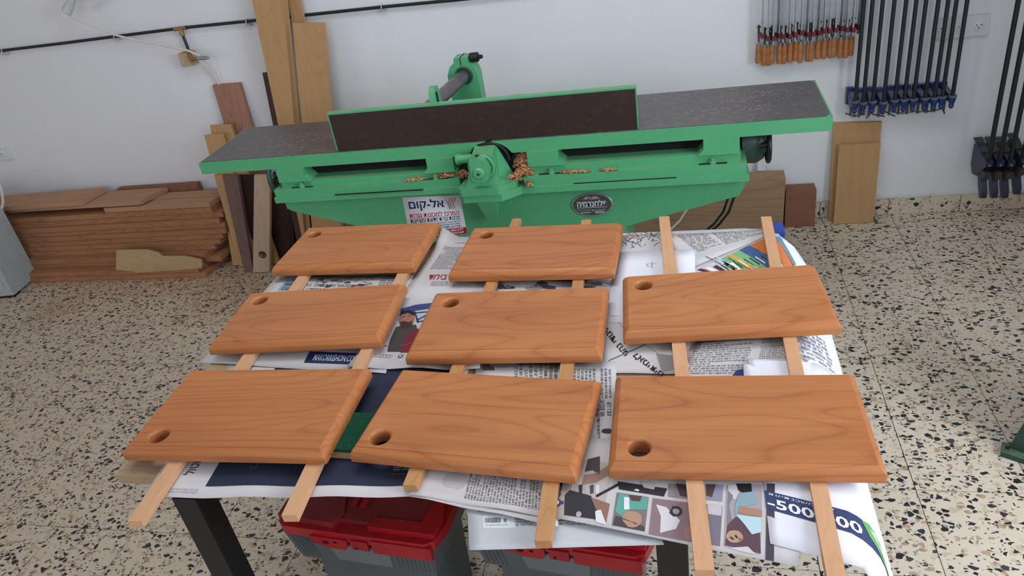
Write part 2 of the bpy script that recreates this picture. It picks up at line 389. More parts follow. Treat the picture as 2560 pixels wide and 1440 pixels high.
# ---------------------------------------------------------------- cutting boards
def make_board(c, ang, wx, wy, hole_local, name, label):
    Tk = .031; ins = .013; rr = .0118; z0 = .799
    bm = bmesh.new(); hx, hy = wx/2+ins, wy/2+ins
    prof = [(0.0, Tk), (.0005, Tk-.0020)]
    for a, b in ((.10, .0024), (.34, .0044), (.58, .0072), (.78, .0105), (.92, .0142), (.985, .0180)): prof.append((ins*a, Tk-b))
    prof += [(ins, .002), (ins-.002, 0)]
    rc = .004
    def rect(off):
        X, Y = wx/2+off, wy/2+off; pts = []; r_ = max(.0004, rc*off/ins)
        for (sx, sy, a0) in ((1, -1, -90), (1, 1, 0), (-1, 1, 90), (-1, -1, 180)):
            for k in range(4):
                a = math.radians(a0+90*k/3); pts.append((sx*(X-r_)+r_*math.cos(a), sy*(Y-r_)+r_*math.sin(a)))
        return pts
    loops = [[bm.verts.new((x, y, z)) for x, y in rect(o)] for o, z in prof]
    for A, B in zip(loops, loops[1:]):
        n = len(A)
        for k in range(n): bm.faces.new([A[k], B[k], B[(k+1) % n], A[(k+1) % n]])
    Rh = .0190; hp = [(Rh+.006, Tk)]+[(Rh+.006*(1-math.sin(a)), Tk-.006*(1-math.cos(a))) for a in (.3, .6, .9, 1.2, 1.57)]+[(Rh, .003), (Rh+.003, 0)]
    N = 36; H = [[bm.verts.new((hole_local[0]+r*math.cos(t), hole_local[1]+r*math.sin(t), z)) for t in [2*math.pi*k/N for k in range(N)]] for r, z in hp]
    for A, B in zip(H, H[1:]):
        for k in range(N): bm.faces.new([A[k], A[(k+1) % N], B[(k+1) % N], B[k]])
    for outer, inner in ((loops[0], H[0]), (loops[-1], H[-1])):
        es = []
        for L in (outer, inner):
            for k in range(len(L)): es.append(bm.edges.get((L[k], L[(k+1) % len(L)])))
        bmesh.ops.triangle_fill(bm, use_beauty=True, edges=es)
    bmesh.ops.recalc_face_normals(bm, faces=bm.faces)
    me = bpy.data.meshes.new(name); bm.to_mesh(me); bm.free()
    o = link(name, me, 'board', None, 25, label, 'cutting board', 'cutting boards drying on the sticks')
    o.location = (c[0], c[1], z0); o.rotation_euler = (0, 0, ang); return o
BP = {1: [(320, 1113), (798, 1119), (905.5, 922.6), (479, 926), (397, 1088.6)],
      2: [(892, 1114.6), (1424, 1163.5), (1483, 953), (1007, 925), (950, 1092)],
      3: [(1539, 1150), (2196.7, 1160), (2121.6, 936), (1552, 943), (1597, 1118)],
      4: [(533, 855), (938.6, 834.4), (999, 711), (629, 732.7), (649, 750)],
      5: [(1028.4, 876.6), (1493, 866.8), (1503, 719.5), (1092, 732.7), (1126, 755.6)],
      6: [(1575, 823), (2092.8, 797.5), (2022.6, 662), (1566, 692.6), (1608, 712)],
      7: [(693, 662), (1027, 651), (1083, 557), (769, 570), (786, 585)],
      8: [(1133, 673.5), (1525, 665), (1542, 558), (1186, 570.6), (1215, 586.6)]}
BL = {1: 'oiled orange-brown cutting board at the front left corner of the table',
      2: 'oiled cutting board in the middle of the front row, beside the green sponge',
      3: 'oiled cutting board with a knotted patch, at the front right corner of the table',
      4: 'oiled cutting board in the left column, middle one of three',
      5: 'oiled cutting board with V-shaped grain in the centre of the table',
      6: 'oiled cutting board at the back right, coloured newspaper adverts behind it',
      7: 'oiled cutting board at the back left, pale striped end grain on its right side',
      8: 'oiled cutting board at the back of the middle column, below the oval metal badge'}
for k, pts in BP.items():
    q = [atz(*p, .83) for p in pts]; c = sum((q[i] for i in range(4)), Vector())/4
    dx = (q[1]-q[0])+(q[2]-q[3]); ang = math.atan2(dx.y, dx.x)
    wx = dx.length/2; wy = ((q[3]-q[0])+(q[2]-q[1])).length/2
    h = q[4]-c; hl = (h.x*math.cos(ang)+h.y*math.sin(ang), -h.x*math.sin(ang)+h.y*math.cos(ang))
    hl = (max(hl[0], -wx/2+.0275), min(hl[1], wy/2-.0275)) if hl[1] > 0 else (max(hl[0], -wx/2+.0275), max(hl[1], -wy/2+.0275))
    make_board(c, ang, wx, wy, hl, 'cutting_board', BL[k])

# ---------------------------------------------------------------- sticks
def stick(p0, p1, label, mat='stick', wd=.028, th=.0165, z=None, overshoot=0):
    a, b = Vector(p0), Vector(p1); d = (b-a); L = d.length+overshoot; ang = math.atan2(d.y, d.x)-math.pi/2
    mb = MB(); mb.box(-wd/2, wd/2, 0, L, 0, th)
    o = mb.build('wooden_stick', mat, None, bevel=.0015, seg=1, smooth=0, label=label, cat='stick', group='sticks under the cutting boards')
    o.location = (a.x, a.y, .7820); o.rotation_euler = (0, 0, ang); return o
def zz(x, y): return atz(x, y, .7985)
stick(zz(335, 1303), zz(790, 640), 'pale square stick jutting out at the front left corner under the left boards', wd=.027)
stick(zz(722, 1288), zz(1040, 610), 'pale square stick under the left boards, its front end above the left red toolbox')
stick(zz(1024, 1213), zz(1292, 546), 'rough stick under the middle boards, its stub end on the navy newspaper', 'stick_stained', wd=.026)
stick(zz(1357, 1352), zz(1466, 549), 'brown stained stick ending over the newspaper with the barcode', 'stick_stained', wd=.027)
stick(zz(1762, 1425), zz(1660, 541), 'pale stick crossing the page of rounded photographs, with a small knot at its far end')
stick(zz(2096, 1462), zz(1915, 541), 'rightmost pale stick, running over the blue banner with digits', wd=.026)

# ---------------------------------------------------------------- table
tb = empty('work_table', 'low black-legged work table with a plywood top hidden under newspapers', 'table', loc=(1.95, 0, 0))
tb0 = Vector((1.95, 0, 0))
def tpart(mb, name, mat, **k):
    o = mb.build(name, mat, tb, **k); o.location = -tb0; return o
tpart(MB().box(1.258, 2.60, -.49, .466, ZT-.022, ZT), 'tabletop', 'ply', bevel=.003, smooth=0)
for (x, y) in ((1.375, -.455), (2.345, -.455), (1.375, .38), (2.5, .38)):
    tpart(MB().box(x-.025 if x > 2 else x-.025, x+.03, y-.025, y+.03, 0, ZT-.072), 'leg', 'black', bevel=.003, smooth=0)
tpart(MB().box(1.35, 2.53, -.45, -.40, ZT-.072, ZT-.022).box(1.35, 2.53, .36, .41, ZT-.072, ZT-.022).box(1.35, 1.40, -.40, .36, ZT-.072, ZT-.022).box(2.48, 2.53, -.40, .36, ZT-.072, ZT-.022), 'frame', 'black', smooth=0)
MB().box(2.585, 2.632, .436, .488, ZT-.05, ZT+.0035).build('blue_cap', 'bluecap', bevel=.006, label='blue plastic cap gripping the far right corner of the work table', cat='cap')

# ---------------------------------------------------------------- printed sheets
FONTCACHE = {}
def glyphs(s, bold=0.):
    key = (s, bold)
    if key in FONTCACHE: return FONTCACHE[key]
    cu = bpy.data.curves.new('t', 'FONT'); cu.body = s; cu.size = 1; cu.resolution_u = 2; cu.offset = bold; cu.fill_mode = 'FRONT'
    o = bpy.data.objects.new('t', cu); C.objects.link(o)
    dg = bpy.context.evaluated_depsgraph_get(); ev = o.evaluated_get(dg); me = ev.to_mesh()
    vs = [(v.co.x, v.co.y) for v in me.vertices]; fs = [tuple(p.vertices) for p in me.polygons]
    ev.to_mesh_clear(); bpy.data.objects.remove(o); bpy.data.curves.remove(cu)
    if vs:
        x0 = min(v[0] for v in vs); x1 = max(v[0] for v in vs); y0 = min(v[1] for v in vs); y1 = max(v[1] for v in vs)
        vs = [((x-x0)/(x1-x0 or 1), (y-y0)/(y1-y0 or 1)) for x, y in vs]
    FONTCACHE[key] = (vs, fs); return vs, fs
def heb(s): return s[::-1]
HEB = 'אבגדהוזחטיכלמנסעפצקרשתםן'
class Sheet:
    """a printed sheet: corners bl, br, tr, tl (3-D), optional warp(point,u,v)->point; ink is laid in u,v (0..1)"""
    def __init__(s, corners, n=(12, 12), warp=None, lift=.0005):
        s.c = [Vector(c) for c in corners]; s.n = n; s.warp = warp; s.bm = bmesh.new(); s.col = s.bm.loops.layers.float_color.new('Col'); s.lift = lift
        s.w = (s.c[1]-s.c[0]).length; s.h = (s.c[3]-s.c[0]).length
        s.nor = (s.c[1]-s.c[0]).cross(s.c[3]-s.c[0]).normalized()
        if s.nor.z < -.1: s.nor = -s.nor
        if abs(s.nor.z) < .1 and s.nor.y > 0: s.nor = -s.nor
        s.k = 0
    def P(s, u, v):
        a, b, c, d = s.c; p = a*(1-u)*(1-v)+b*u*(1-v)+c*u*v+d*(1-u)*v
        return s.warp(p, u, v) if s.warp else p
    def poly(s, pts, col, layer=1):
        col = lin(col) if isinstance(col, str) else col
        try: f = s.bm.faces.new([s.bm.verts.new((u, v, layer)) for u, v in pts])
        except Exception: return
        for l in f.loops: l[s.col] = col
    def rect(s, u0, v0, u1, v1, col, layer=1): s.poly([(u0, v0), (u1, v0), (u1, v1), (u0, v1)], col, layer)
    def blob(s, u, v, ru, rv, col, layer=2, n=12, jit=.25, rot=0, seed=None):
        q = random.Random(seed if seed is not None else s.k); s.k += 1; pts = []
        for i in range(n):
            a = 2*math.pi*i/n; r = 1+q.uniform(-jit, jit); x, y = ru*r*math.cos(a)*s.w, rv*r*math.sin(a)*s.h
            pts.append((u+(x*math.cos(rot)-y*math.sin(rot))/s.w, v+(x*math.sin(rot)+y*math.cos(rot))/s.h))
        s.poly(pts, col, layer)
    def line(s, u0, v0, u1, v1, wd, col, layer=2):
        dx, dy = (u1-u0)*s.w, (v1-v0)*s.h; L = math.hypot(dx, dy) or 1; nx, ny = -dy/L*wd/2/s.w, dx/L*wd/2/s.h
        s.poly([(u0+nx, v0+ny), (u1+nx, v1+ny), (u1-nx, v1-ny), (u0-nx, v0-ny)], col, layer)
    def text(s, string, u0, v0, u1, v1, col, layer=2, rot=0, bold=0.):
        """text fitted in the u,v box, turned by rot quarter turns"""
        vs, fs = glyphs(string, bold); col = lin(col)
        def m(x, y):
            if rot == 1: x, y = 1-y, x
            elif rot == 2: x, y = 1-x, 1-y
            elif rot == 3: x, y = y, 1-x
            return (u0+(u1-u0)*x, v0+(v1-v0)*y)
        bv = [s.bm.verts.new((*m(x, y), layer)) for x, y in vs]
        for f in fs:
            try:
                g = s.bm.faces.new([bv[i] for i in f])
                for l in g.loops: l[s.col] = col
            except ValueError: pass
    def block(s, u0, v0, u1, v1, rows, col='#3c3a3e', rot=0, em=None, dens=.9, seed=1):
        """body text: rows of small letters built of strokes; rot=1 runs the rows along v"""
        q = random.Random(seed); W = (s.w*(u1-u0), s.h*(v1-v0)); 
        if rot % 2: W = (W[1], W[0])
        rh = W[1]/rows; lh = rh*.60; lw = lh*.62; c = lin(col)
        def put(x0, y0, x1, y1):
            a, b = x0/W[0], y0/W[1]; c_, d = x1/W[0], y1/W[1]
            if rot % 2: a, b, c_, d = b, a, d, c_
            s.rect(u0+(u1-u0)*a, v0+(v1-v0)*b, u0+(u1-u0)*c_, v0+(v1-v0)*d, c, 2)
        st = lw*.24
        for r in range(rows):
            y = r*rh+rh*.2; x = 0; end = W[0]*(1 if q.random() > .12 else q.uniform(.4, .9))
            while x < end-lw:
                for _ in range(q.randint(2, 6)):
                    if x > end-lw: break
                    k = q.random()
                    put(x, y+lh-st, x+lw*.8, y+lh)
                    if k < .8: put(x+lw*.8-st, y, x+lw*.8, y+lh-st)
                    if k > .35: put(x, y, x+st, y+lh*(.65 if k < .7 else .9))
                    if k > .6: put(x, y, x+lw*.75, y+st)
                    x += lw*1.05
                x += lw*.7
    def finish(s, name, mat, label, cat, group=None, parent=None, outline=None, paper=True):
        nu, nv = s.n
        def mp(bm, base):
            for v in bm.verts:
                u, w_, L = v.co; p = s.P(u, w_); e = 1e-3
                n = (s.P(u+e, w_)-p).cross(s.P(u, w_+e)-p).normalized()
                if n.dot(s.nor) < 0: n = -n
                v.co = p + n*(base+L*s.lift*.5)
        def grid(bm):
            for i in range(1, nu):
                bmesh.ops.bisect_plane(bm, geom=bm.verts[:]+bm.edges[:]+bm.faces[:], plane_co=(i/nu, 0, 0), plane_no=(1, 0, 0))
            for i in range(1, nv):
                bmesh.ops.bisect_plane(bm, geom=bm.verts[:]+bm.edges[:]+bm.faces[:], plane_co=(0, i/nv, 0), plane_no=(0, 1, 0))
        root = None
        if paper:
            pb = bmesh.new(); ol = outline or [(0, 0), (1, 0), (1, 1), (0, 1)]
            pb.faces.new([pb.verts.new((u, v, 0)) for u, v in ol]); grid(pb); mp(pb, 0)
            bmesh.ops.recalc_face_normals(pb, faces=pb.faces)
            me = bpy.data.meshes.new(name); pb.to_mesh(me); pb.free()
            root = link(name, me, mat, parent, 60, label, cat, group)
            sm = root.modifiers.new('thickness', 'SOLIDIFY'); sm.thickness = .0003; sm.offset = -1
        if len(s.bm.faces):
            if nu > 1 or nv > 1: grid(s.bm)
            mp(s.bm, 0)
            me = bpy.data.meshes.new('print'); s.bm.to_mesh(me)
            link('print', me, 'ink', root or parent, 0)
        s.bm.free(); return root
def zc(pts, z): return [atz(x, y, z) for x, y in pts]
def wavy(amp, fu, fv, ph=0, edge=0):
    def f(p, u, v):
        z = amp*(1+math.sin(fu*u+ph)*math.cos(fv*v+ph*.7))*.5
        return p+Vector((0, 0, z))
    return f
def droopy(amp=.0, y0=-.495, k=1.6, x1=None, kx=6., wave=.0, fw=20., curl=None):
    """paper sags once it is past the table's front edge"""
    def f(p, u, v):
        z = 0
        if p.y < y0: z -= k*(y0-p.y)**2
        if x1 is not None and p.x > x1: z -= kx*(p.x-x1)**2
        if wave: z += wave*(1+math.sin(fw*u))*.5*max(0, 1-v*3)
        if amp: z += amp*(1+math.sin(7*u+3*v))*.5
        if curl: z += curl(u, v)
        return p+Vector((0, 0, z))
    return f
NP = 'newspapers covering the table'
Z0 = ZT+.0006
# 1 navy advert, front left
s = Sheet(zc([(358, 1243), (1045, 1243), (1180, 905), (575, 905)], Z0), (22, 12), droopy(wave=.004))
N = '#2c3043'
s.rect(.215, .065, .985, .97, N); s.rect(.03, .19, .055, .40, N)
s.text(heb('שלאמטול'), .105, .13, .145, .34, '#3a3a40', rot=1, bold=.01)
for k in range(3): s.blob(.10+.018*k, .42+.02*(k % 2), .006, .012, '#3a3a40')
for (u, v) in ((.36, .2), (.42, .35), (.30, .31), (.55, .36), (.62, .3)):
    for a in range(7):
        t = a*.45+u*9; s.line(u+.012*math.cos(t), v+.03*math.sin(t), u+.012*math.cos(t+.45), v+.03*math.sin(t+.45), .0006, '#8d93ab')
for a in range(26):
    t = math.pi*a/26; s.line(.83, .36, .83+.14*math.cos(t)-.05, .36-.26*abs(math.sin(t)), .0007, '#3d4460')
s.text(heb('בנק המזרחי'), .875, .165, .955, .195, '#c6c9d6', rot=2); s.line(.875, .14, .94, .14, .0018, '#a0484a')
for a in range(3): s.line(.905, .60+.02*a, .925-.01*a, .64+.02*a, .003, '#b7a68c')
s.poly([(.86, .75), (.93, .77), (.93, .80), (.88, .84)], '#41608f', 2)
s.block(.05, .02, .2, .05, 2, '#9c9aa0')
s.finish('newspaper', 'paper', 'newspaper page with a large navy panel at the front left table edge', 'newspaper', NP)
# 2 left page with the blue web banner
s = Sheet(zc([(500, 908), (965, 935), (1035, 690), (695, 690)], Z0+.0012), (14, 10), wavy(.003, 9, 7))
s.block(.12, .16, .62, .9, 14, '#4a4a50', seed=3); s.rect(.56, .055, .96, .16, '#273257'); s.text('MAKORRISHON.CO.IL', .60, .078, .84, .135, '#c9cfdf', 3, bold=.012)
s.block(.87, .07, .95, .15, 2, '#a9b0c4', seed=5)
s.rect(.10, .80, .26, .985, '#8f9fae'); s.line(.11, .88, .25, .88, .003, '#2e3d52', 3)
for k in range(26): s.blob(.32+R.random()*.42, .86+R.random()*.12, .025, .012, R.choice(['#4c4448', '#8b8084', '#b7adae', '#5a5054']), 2, 8, .5)
for k in range(14):
    u = .34+R.random()*.4; v = .86+R.random()*.11; s.line(u, v, u+R.uniform(-.03, .03), v+R.uniform(-.02, .03), .0018, '#2c2628', 3)
s.block(.78, .86, .93, .97, 4, '#38363a', seed=8)
s.finish('newspaper', 'paper', 'newspaper page with a small blue web-address banner, under the left column of boards', 'newspaper', NP)
# 3 page with the man in a red shirt
def curl3(u, v): return (.03*max(0, v-.86)**1*7*max(0, .22-u)*5 if v > .86 and u < .22 else 0)+.006*(1+math.sin(13*u+.8))*.5*max(0, 1-v*5)
s = Sheet(zc([(868, 921), (1200, 926), (1260, 592), (1112, 592)], Z0+.0060), (12, 16), droopy(curl=curl3))
def tx(sh, string, x0, y0, x1, y1, h, col, layer=3, bold=.015):
    vs, fs = glyphs(string, bold); dx, dy = x1-x0, y1-y0; L = math.hypot(dx, dy); nx, ny = dy/L*h, -dx/L*h; c = lin(col)
    bv = [sh.bm.verts.new((*uv(x0+dx*a+nx*b, y0+dy*a+ny*b, sh), layer)) for a, b in vs]
    for f in fs:
        try:
            g = sh.bm.faces.new([bv[i] for i in f])
            for l in g.loops: l[sh.col] = c
        except ValueError: pass
PB = zc([(868, 921), (1200, 926), (1260, 592), (1112, 592)], Z0)
def uv(x, y, sh):   # sheet coordinates of a photo point on a flat sheet
    p = atz(x, y, sh.c[0].z); u, v = .5, .5
    for _ in range(30):
        a, b, c, d = sh.c
        P = a*(1-u)*(1-v)+b*u*(1-v)+c*u*v+d*(1-u)*v
        du = (b-a)*(1-v)+(c-d)*v; dv = (d-a)*(1-u)+(c-b)*u; e = p-P
        det = du.x*dv.y-du.y*dv.x
        u += (e.x*dv.y-e.y*dv.x)/det; v += (du.x*e.y-du.y*e.x)/det
    return (u, v)
def pp(sh, pts, col, layer=2): sh.poly([uv(x, y, sh) for x, y in pts], col, layer)
def pl(sh, x0, y0, x1, y1, wd, col, layer=3):
    a, b = uv(x0, y0, sh), uv(x1, y1, sh); sh.line(*a, *b, wd, col, layer)
pp(s, [(1003, 772), (1040, 762), (1085, 757), (1085, 770), (1040, 777), (1000, 790)], '#3b4a80')
pl(s, 1036, 780, 1046, 806, .0055, '#3b4a80'); pl(s, 1040, 802, 1072, 785, .0055, '#3b4a80'); pl(s, 1072, 785, 1062, 812, .0055, '#3b4a80')
pl(s, 1042, 806, 1070, 800, .0055, '#3b4a80'); pl(s, 1033, 783, 1068, 780, .0055, '#3b4a80')
pp(s, [(968, 880), (975, 850), (990, 818), (1010, 812), (1040, 812), (1046, 830), (1060, 880)], '#4a4444', 2)
pp(s, [(1000, 882), (1018, 838), (1042, 822), (1075, 826), (1075, 885)], '#7c2a36', 3)
pp(s, [(996, 800), (1003, 785), (1020, 779), (1036, 784), (1037, 800), (1030, 815), (1012, 822), (1000, 816)], '#a0705f', 3)
pp(s, [(997, 792), (1004, 780), (1022, 775), (1038, 781), (1037, 790), (1020, 783), (1005, 787)], '#2b2424', 4)
pp(s, [(1000, 806), (1010, 803), (1022, 806), (1031, 802), (1030, 815), (1012, 823), (1001, 817)], '#4a3230', 4)
pl(s, 1004, 794, 1013, 792, .002, '#2b2020', 5); pl(s, 1020, 791, 1030, 789, .002, '#2b2020', 5)
pl(s, 962, 866, 990, 868, .002, '#b03a48', 4); pl(s, 1002, 866, 1030, 858, .002, '#c04a58', 4)

s.block(.12, .70, .50, .90, 20, '#55504f', rot=0, seed=11); s.block(.56, .70, .95, .90, 20, '#55504f', seed=12)
s.text(heb('נצח ביחד'), .17, .615, .62, .655, '#a02a2e', bold=.02)
s.block(.25, .56, .9, .60, 3, '#6a6566', seed=14); s.block(.2, .93, .9, .945, 1, '#6a6566', seed=13)
s.block(.10, .06, .3, .085, 2, '#4a4648', seed=16); s.blob(.36, .075, .02, .012, '#4a4648'); s.blob(.36, .075, .012, .007, '#cbc6c4', 3)
s.finish('newspaper', 'paper', 'newspaper page showing a bearded man in red, between left and middle boards', 'newspaper', NP)
# 4 page at the back of the middle column
s = Sheet(zc([(1190, 935), (1520, 935), (1545, 600), (1262, 590)], Z0+.0018), (10, 12), wavy(.002, 7, 8))
for k in range(40): s.blob(R.uniform(.05, .95), R.uniform(.55, .72), R.uniform(.02, .08), .015, R.choice(['#4b474b', '#8d8890', '#b3afb4', '#6a666c']), 2, 9, .4)
s.rect(.30, .615, .7, .63, '#1f1d22', 3); s.block(.05, .05, .95, .5, 22, seed=21)
s.finish('newspaper', 'paper', 'grey illustrated newspaper page hidden under the back board of the middle column', 'newspaper', NP)
s = Sheet([Vector((2.40, -.17, Z0+.0002)), Vector((2.695, -.17, Z0+.0002)), Vector((2.70, .468, Z0+.0002)), Vector((2.15, .470, Z0+.0002))], (14, 10), droopy(x1=2.59, kx=7.))
s.block(.60, .08, .94, .28, 9, '#8a8a90', seed=91); s.rect(.72, .02, .93, .07, '#86a8c6', 3)
s.finish('newspaper', 'paper_white', 'white newspaper margin curving over the right table edge behind the boards', 'newspaper', NP, outline=[(0, 0), (1, 0), (1, .66), (.97, .80), (.91, .90), (.80, .97), (.70, 1), (0, 1)])
# 5 back right text page
s = Sheet(zc([(1490, 705), (2035, 705), (1945, 577), (1545, 588)], Z0+.0012), (12, 8), droopy(x1=2.60, kx=14.))
for k in range(60):
    x, y = R.uniform(1560, 1640), R.uniform(585, 618); pl(s, x, y, x+R.uniform(-12, 16), y+R.uniform(-8, 8), .0018, R.choice(['#3a3436', '#6f6a6c', '#2a2628']), 3)
pp(s, [(1560, 592), (1585, 582), (1592, 590), (1570, 598)], '#b08f8e'); 
s.finish('newspaper', 'paper', 'crumpled newspaper page with an ink drawing at the far right end of the table', 'newspaper', NP)
s = Sheet(zc([(1735, 668), (1930, 585), (1920, 574), (1640, 590)], Z0+.0028), (10, 6), wavy(.002, 6, 5))
s.block(.18, .30, .46, .98, 12, '#4f4d50', rot=0, seed=31); s.block(.5, .30, .95, .98, 12, '#4f4d50', seed=32)
s.finish('newspaper', 'paper', 'folded strip of newspaper text lying diagonally behind the back right board', 'newspaper', NP)
# 6 coloured adverts
s = Sheet(zc([(1720, 700), (2012, 690), (1955, 590), (1735, 674)], Z0+.0036), (14, 8), droopy(x1=2.60, kx=14.))
pp(s, [(1735, 674), (1790, 652), (1850, 700), (1745, 702)], '#c9c2cf', 2)
pp(s, [(1800, 650), (1850, 625), (1925, 672), (1925, 690), (1850, 695)], '#7fae7e', 3)
pp(s, [(1790, 652), (1805, 646), (1870, 692), (1850, 696)], '#b9cfd8', 3)
pp(s, [(1820, 640), (1828, 636), (1905, 686), (1893, 690)], '#d8a645', 4)
pp(s, [(1848, 626), (1872, 614), (1945, 655), (1950, 672), (1925, 675)], '#41608c', 4)
pp(s, [(1872, 614), (1915, 596), (1962, 655), (1945, 658)], '#c2703f', 4)
pp(s, [(1915, 596), (1940, 592), (2000, 660), (1962, 668)], '#c9774a', 4)
pp(s, [(1935, 592), (1950, 590), (2010, 660), (2000, 668)], '#5f86a3', 5)
pp(s, [(1950, 672), (1998, 658), (2012, 690), (1960, 692)], '#b0486a', 5)
for k in range(5):
    pp(s, [(1742+k*20, 676-k*4), (1752+k*20, 672-k*4), (1800+k*18, 692), (1792+k*18, 696)], ['#5d2a44', '#f0e9ec', '#5d2a44', '#3a5f44', '#efe9e0'][k], 5)
for k in range(4): tx(s, heb('מגוון מסלולים'), 1905+6*k-k*34, 668-k*2+6, 1850+6*k-k*34, 640-k*2+6, 5, ['#e8e4da', '#27422f', '#f0f0ea', '#3a3040'][k], 7)
for k in range(9): pl(s, 1790+k*14, 664-k*3, 1815+k*14, 680-k*3, .0022, ['#27422f', '#f4f1e8', '#27422f'][k % 3], 6)
s.finish('newspaper', 'paper', 'newspaper page of green, orange and purple adverts behind the back right board', 'newspaper', NP)
# 7 plain white sheets
s = Sheet(zc([(1505, 806), (1600, 806), (1712, 640), (1548, 640)], Z0+.0048), (6, 6))
s.c = zc([(1508, 806), (1745, 806), (1735, 623), (1548, 630)], Z0+.0048)
pl(s, 1618, 660, 1628, 660, .001, '#9a96b0'); pl(s, 1630, 654, 1630, 670, .001, '#9a96b0'); pl(s, 1630, 660, 1640, 659, .001, '#9a96b0'); pl(s, 1618, 660, 1618, 666, .001, '#9a96b0'); pl(s, 1618, 666, 1626, 666, .001, '#9a96b0')
s.finish('white_paper', 'paper_white', 'plain white sheet of paper with a faint pencil sketch, left of the back right board', 'paper')
s = Sheet(zc([(1690, 702), (1738, 700), (1738, 625), (1672, 626)], Z0+.0062), (2, 4))
s.finish('white_paper', 'paper_white', 'narrow plain white sheet behind the back right board, overlapping the sketched one', 'paper')
# 8 centre right page with slanted headings
s = Sheet(zc([(1495, 935), (1740, 935), (1640, 795), (1500, 790)], Z0+.0030), (8, 8), wavy(.003, 6, 5))
s.line(.25, .95, .85, .15, .001, '#6a6866'); 
tx(s, heb('איגודי נהגי'), 1574, 884, 1514, 812, 15, '#262428'); tx(s, heb('לאמיתינו'), 1660, 934, 1590, 882, 17, '#262428')
for k in range(10): pl(s, 1522+k*9, 905-k*4, 1532+k*9, 899-k*4, .003, '#6a6866')
pp(s, [(1640, 885), (1680, 890), (1684, 925), (1655, 932)], '#8f8b8a', 2)
s.block(.55, .55, .95, .95, 8, '#6a6866', seed=41)
s.finish('newspaper', 'paper', 'newspaper page with slanting large headline letters between the middle and right boards', 'newspaper', NP)
# 9 right text page
s = Sheet(zc([(1690, 945), (2058, 945), (2050, 820), (1740, 850)], Z0+.0040), (12, 6), droopy(x1=2.585, kx=9.))
s.block(.02, .08, .48, .98, 16, '#4a4a50', seed=51); s.block(.55, .40, .96, .7, 8, '#55555a', seed=52); s.block(.55, .75, .96, .98, 5, '#55555a', seed=53)
s.rect(.52, .02, .84, .25, '#5b5a60'); s.rect(.86, .02, .99, .24, '#7fa3c6', 3); s.blob(.45, .05, .06, .14, '#33457c', 3, 16, .05)
s.rect(.60, .06, .66, .2, '#b58a5c', 3); s.rect(.70, .05, .80, .22, '#28282c', 3)
s.finish('newspaper', 'paper', 'newspaper text page bending over the right table edge before the back right board', 'newspaper', NP)
s = Sheet(zc([(1860, 950), (1975, 948), (1915, 928), (1858, 906)], Z0+.0125), (4, 4))
s.finish('paper_scrap', 'paper_white', 'crinkled translucent white scrap behind the front right board', 'paper')
# 10 text page under the middle board
s = Sheet(zc([(1180, 1160), (1545, 1160), (1540, 905), (1190, 905)], Z0+.0050), (10, 10), wavy(.002, 7, 5))
s.blob(.2, .96, .10, .03, '#8a8686', 2, 14, .2); s.block(.28, .80, .60, .99, 9, rot=1, seed=61); s.block(.70, .60, .97, .92, 10, rot=1, seed=62)
s.block(.70, .42, .97, .58, 6, rot=1, seed=63); s.rect(.05, .9, .14, .99, '#55525a')
s.blob(.93, .28, .035, .025, '#3c3a40', 3, 12, .15); s.block(.86, .1, .89, .55, 1, '#2c2a2e', rot=1, seed=65)
s.finish('newspaper', 'paper', 'newspaper text page between the middle and front right boards', 'newspaper', NP)
# 11 page with the barcode, its shade put into the grey, hanging over the front
s = Sheet(zc([(1172, 1371), (1660, 1357), (1600, 1200), (1165, 1215)], Z0+.0004), (14, 10), None)
for c_ in s.c[:2]: c_.z = Z0-.004
x0 = 1215
s.poly([uv(1208, 1290, s), uv(1290, 1290, s), uv(1290, 1322, s), uv(1208, 1322, s)], '#d3d6d8', 1)
q = random.Random(4); x = 1213.
while x < 1252:
    wd = q.choice([.8, 1.2, 1.8]); s.poly([uv(x, 1297, s), uv(x+wd, 1297, s), uv(x+wd, 1309, s), uv(x, 1309, s)], '#232326', 3); x += wd+q.choice([.8, 1.3, 1.8])
x = 1260.
while x < 1267: s.poly([uv(x, 1299, s), uv(x+.9, 1299, s), uv(x+.9, 1308, s), uv(x, 1308, s)], '#232326', 3); x += 1.9
def blk(sh, x0, y0, x1, y1, rows, **k):
    a = uv(x0, y1, sh); b = uv(x1, y0, sh); sh.block(min(a[0], b[0]), min(a[1], b[1]), max(a[0], b[0]), max(a[1], b[1]), rows, **k)
blk(s, 1215, 1312, 1270, 1317, 1, seed=70); blk(s, 1196, 1265, 1260, 1285, 3, seed=71); blk(s, 1288, 1282, 1350, 1318, 5, seed=72)
blk(s, 1385, 1290, 1418, 1316, 3, seed=73); blk(s, 1422, 1300, 1495, 1316, 2, seed=74)
s.finish('newspaper', 'paper_grey', 'greyish newspaper page with a barcode over the front table edge', 'newspaper', NP)
# 12 text block page
s = Sheet(zc([(1022, 1238), (1400, 1298), (1400, 1185), (1060, 1150)], Z0+.0075), (10, 6), droopy(k=.4, wave=.004, fw=12))
s.blob(.28, .55, .09, .22, '#b5afad', 1, 16, .15); s.block(.37, .12, .92, .80, 26, rot=1, seed=81); s.text(heb('ועוד מליון שקל'), .45, .82, .95, .92, '#2a282a', rot=2, bold=.02)
s.finish('newspaper', 'paper', 'newspaper corner packed with sideways text at the front, between two stick ends', 'newspaper', NP)
s = Sheet(zc([(1026, 1243), (1395, 1315), (1395, 1290), (1050, 1205)], Z0+.0060), (8, 2), droopy(k=.4, wave=.004, fw=12))
s.finish('newspaper', 'paper', 'blank pinkish newspaper edge showing just beneath the block of sideways text', 'newspaper', NP)
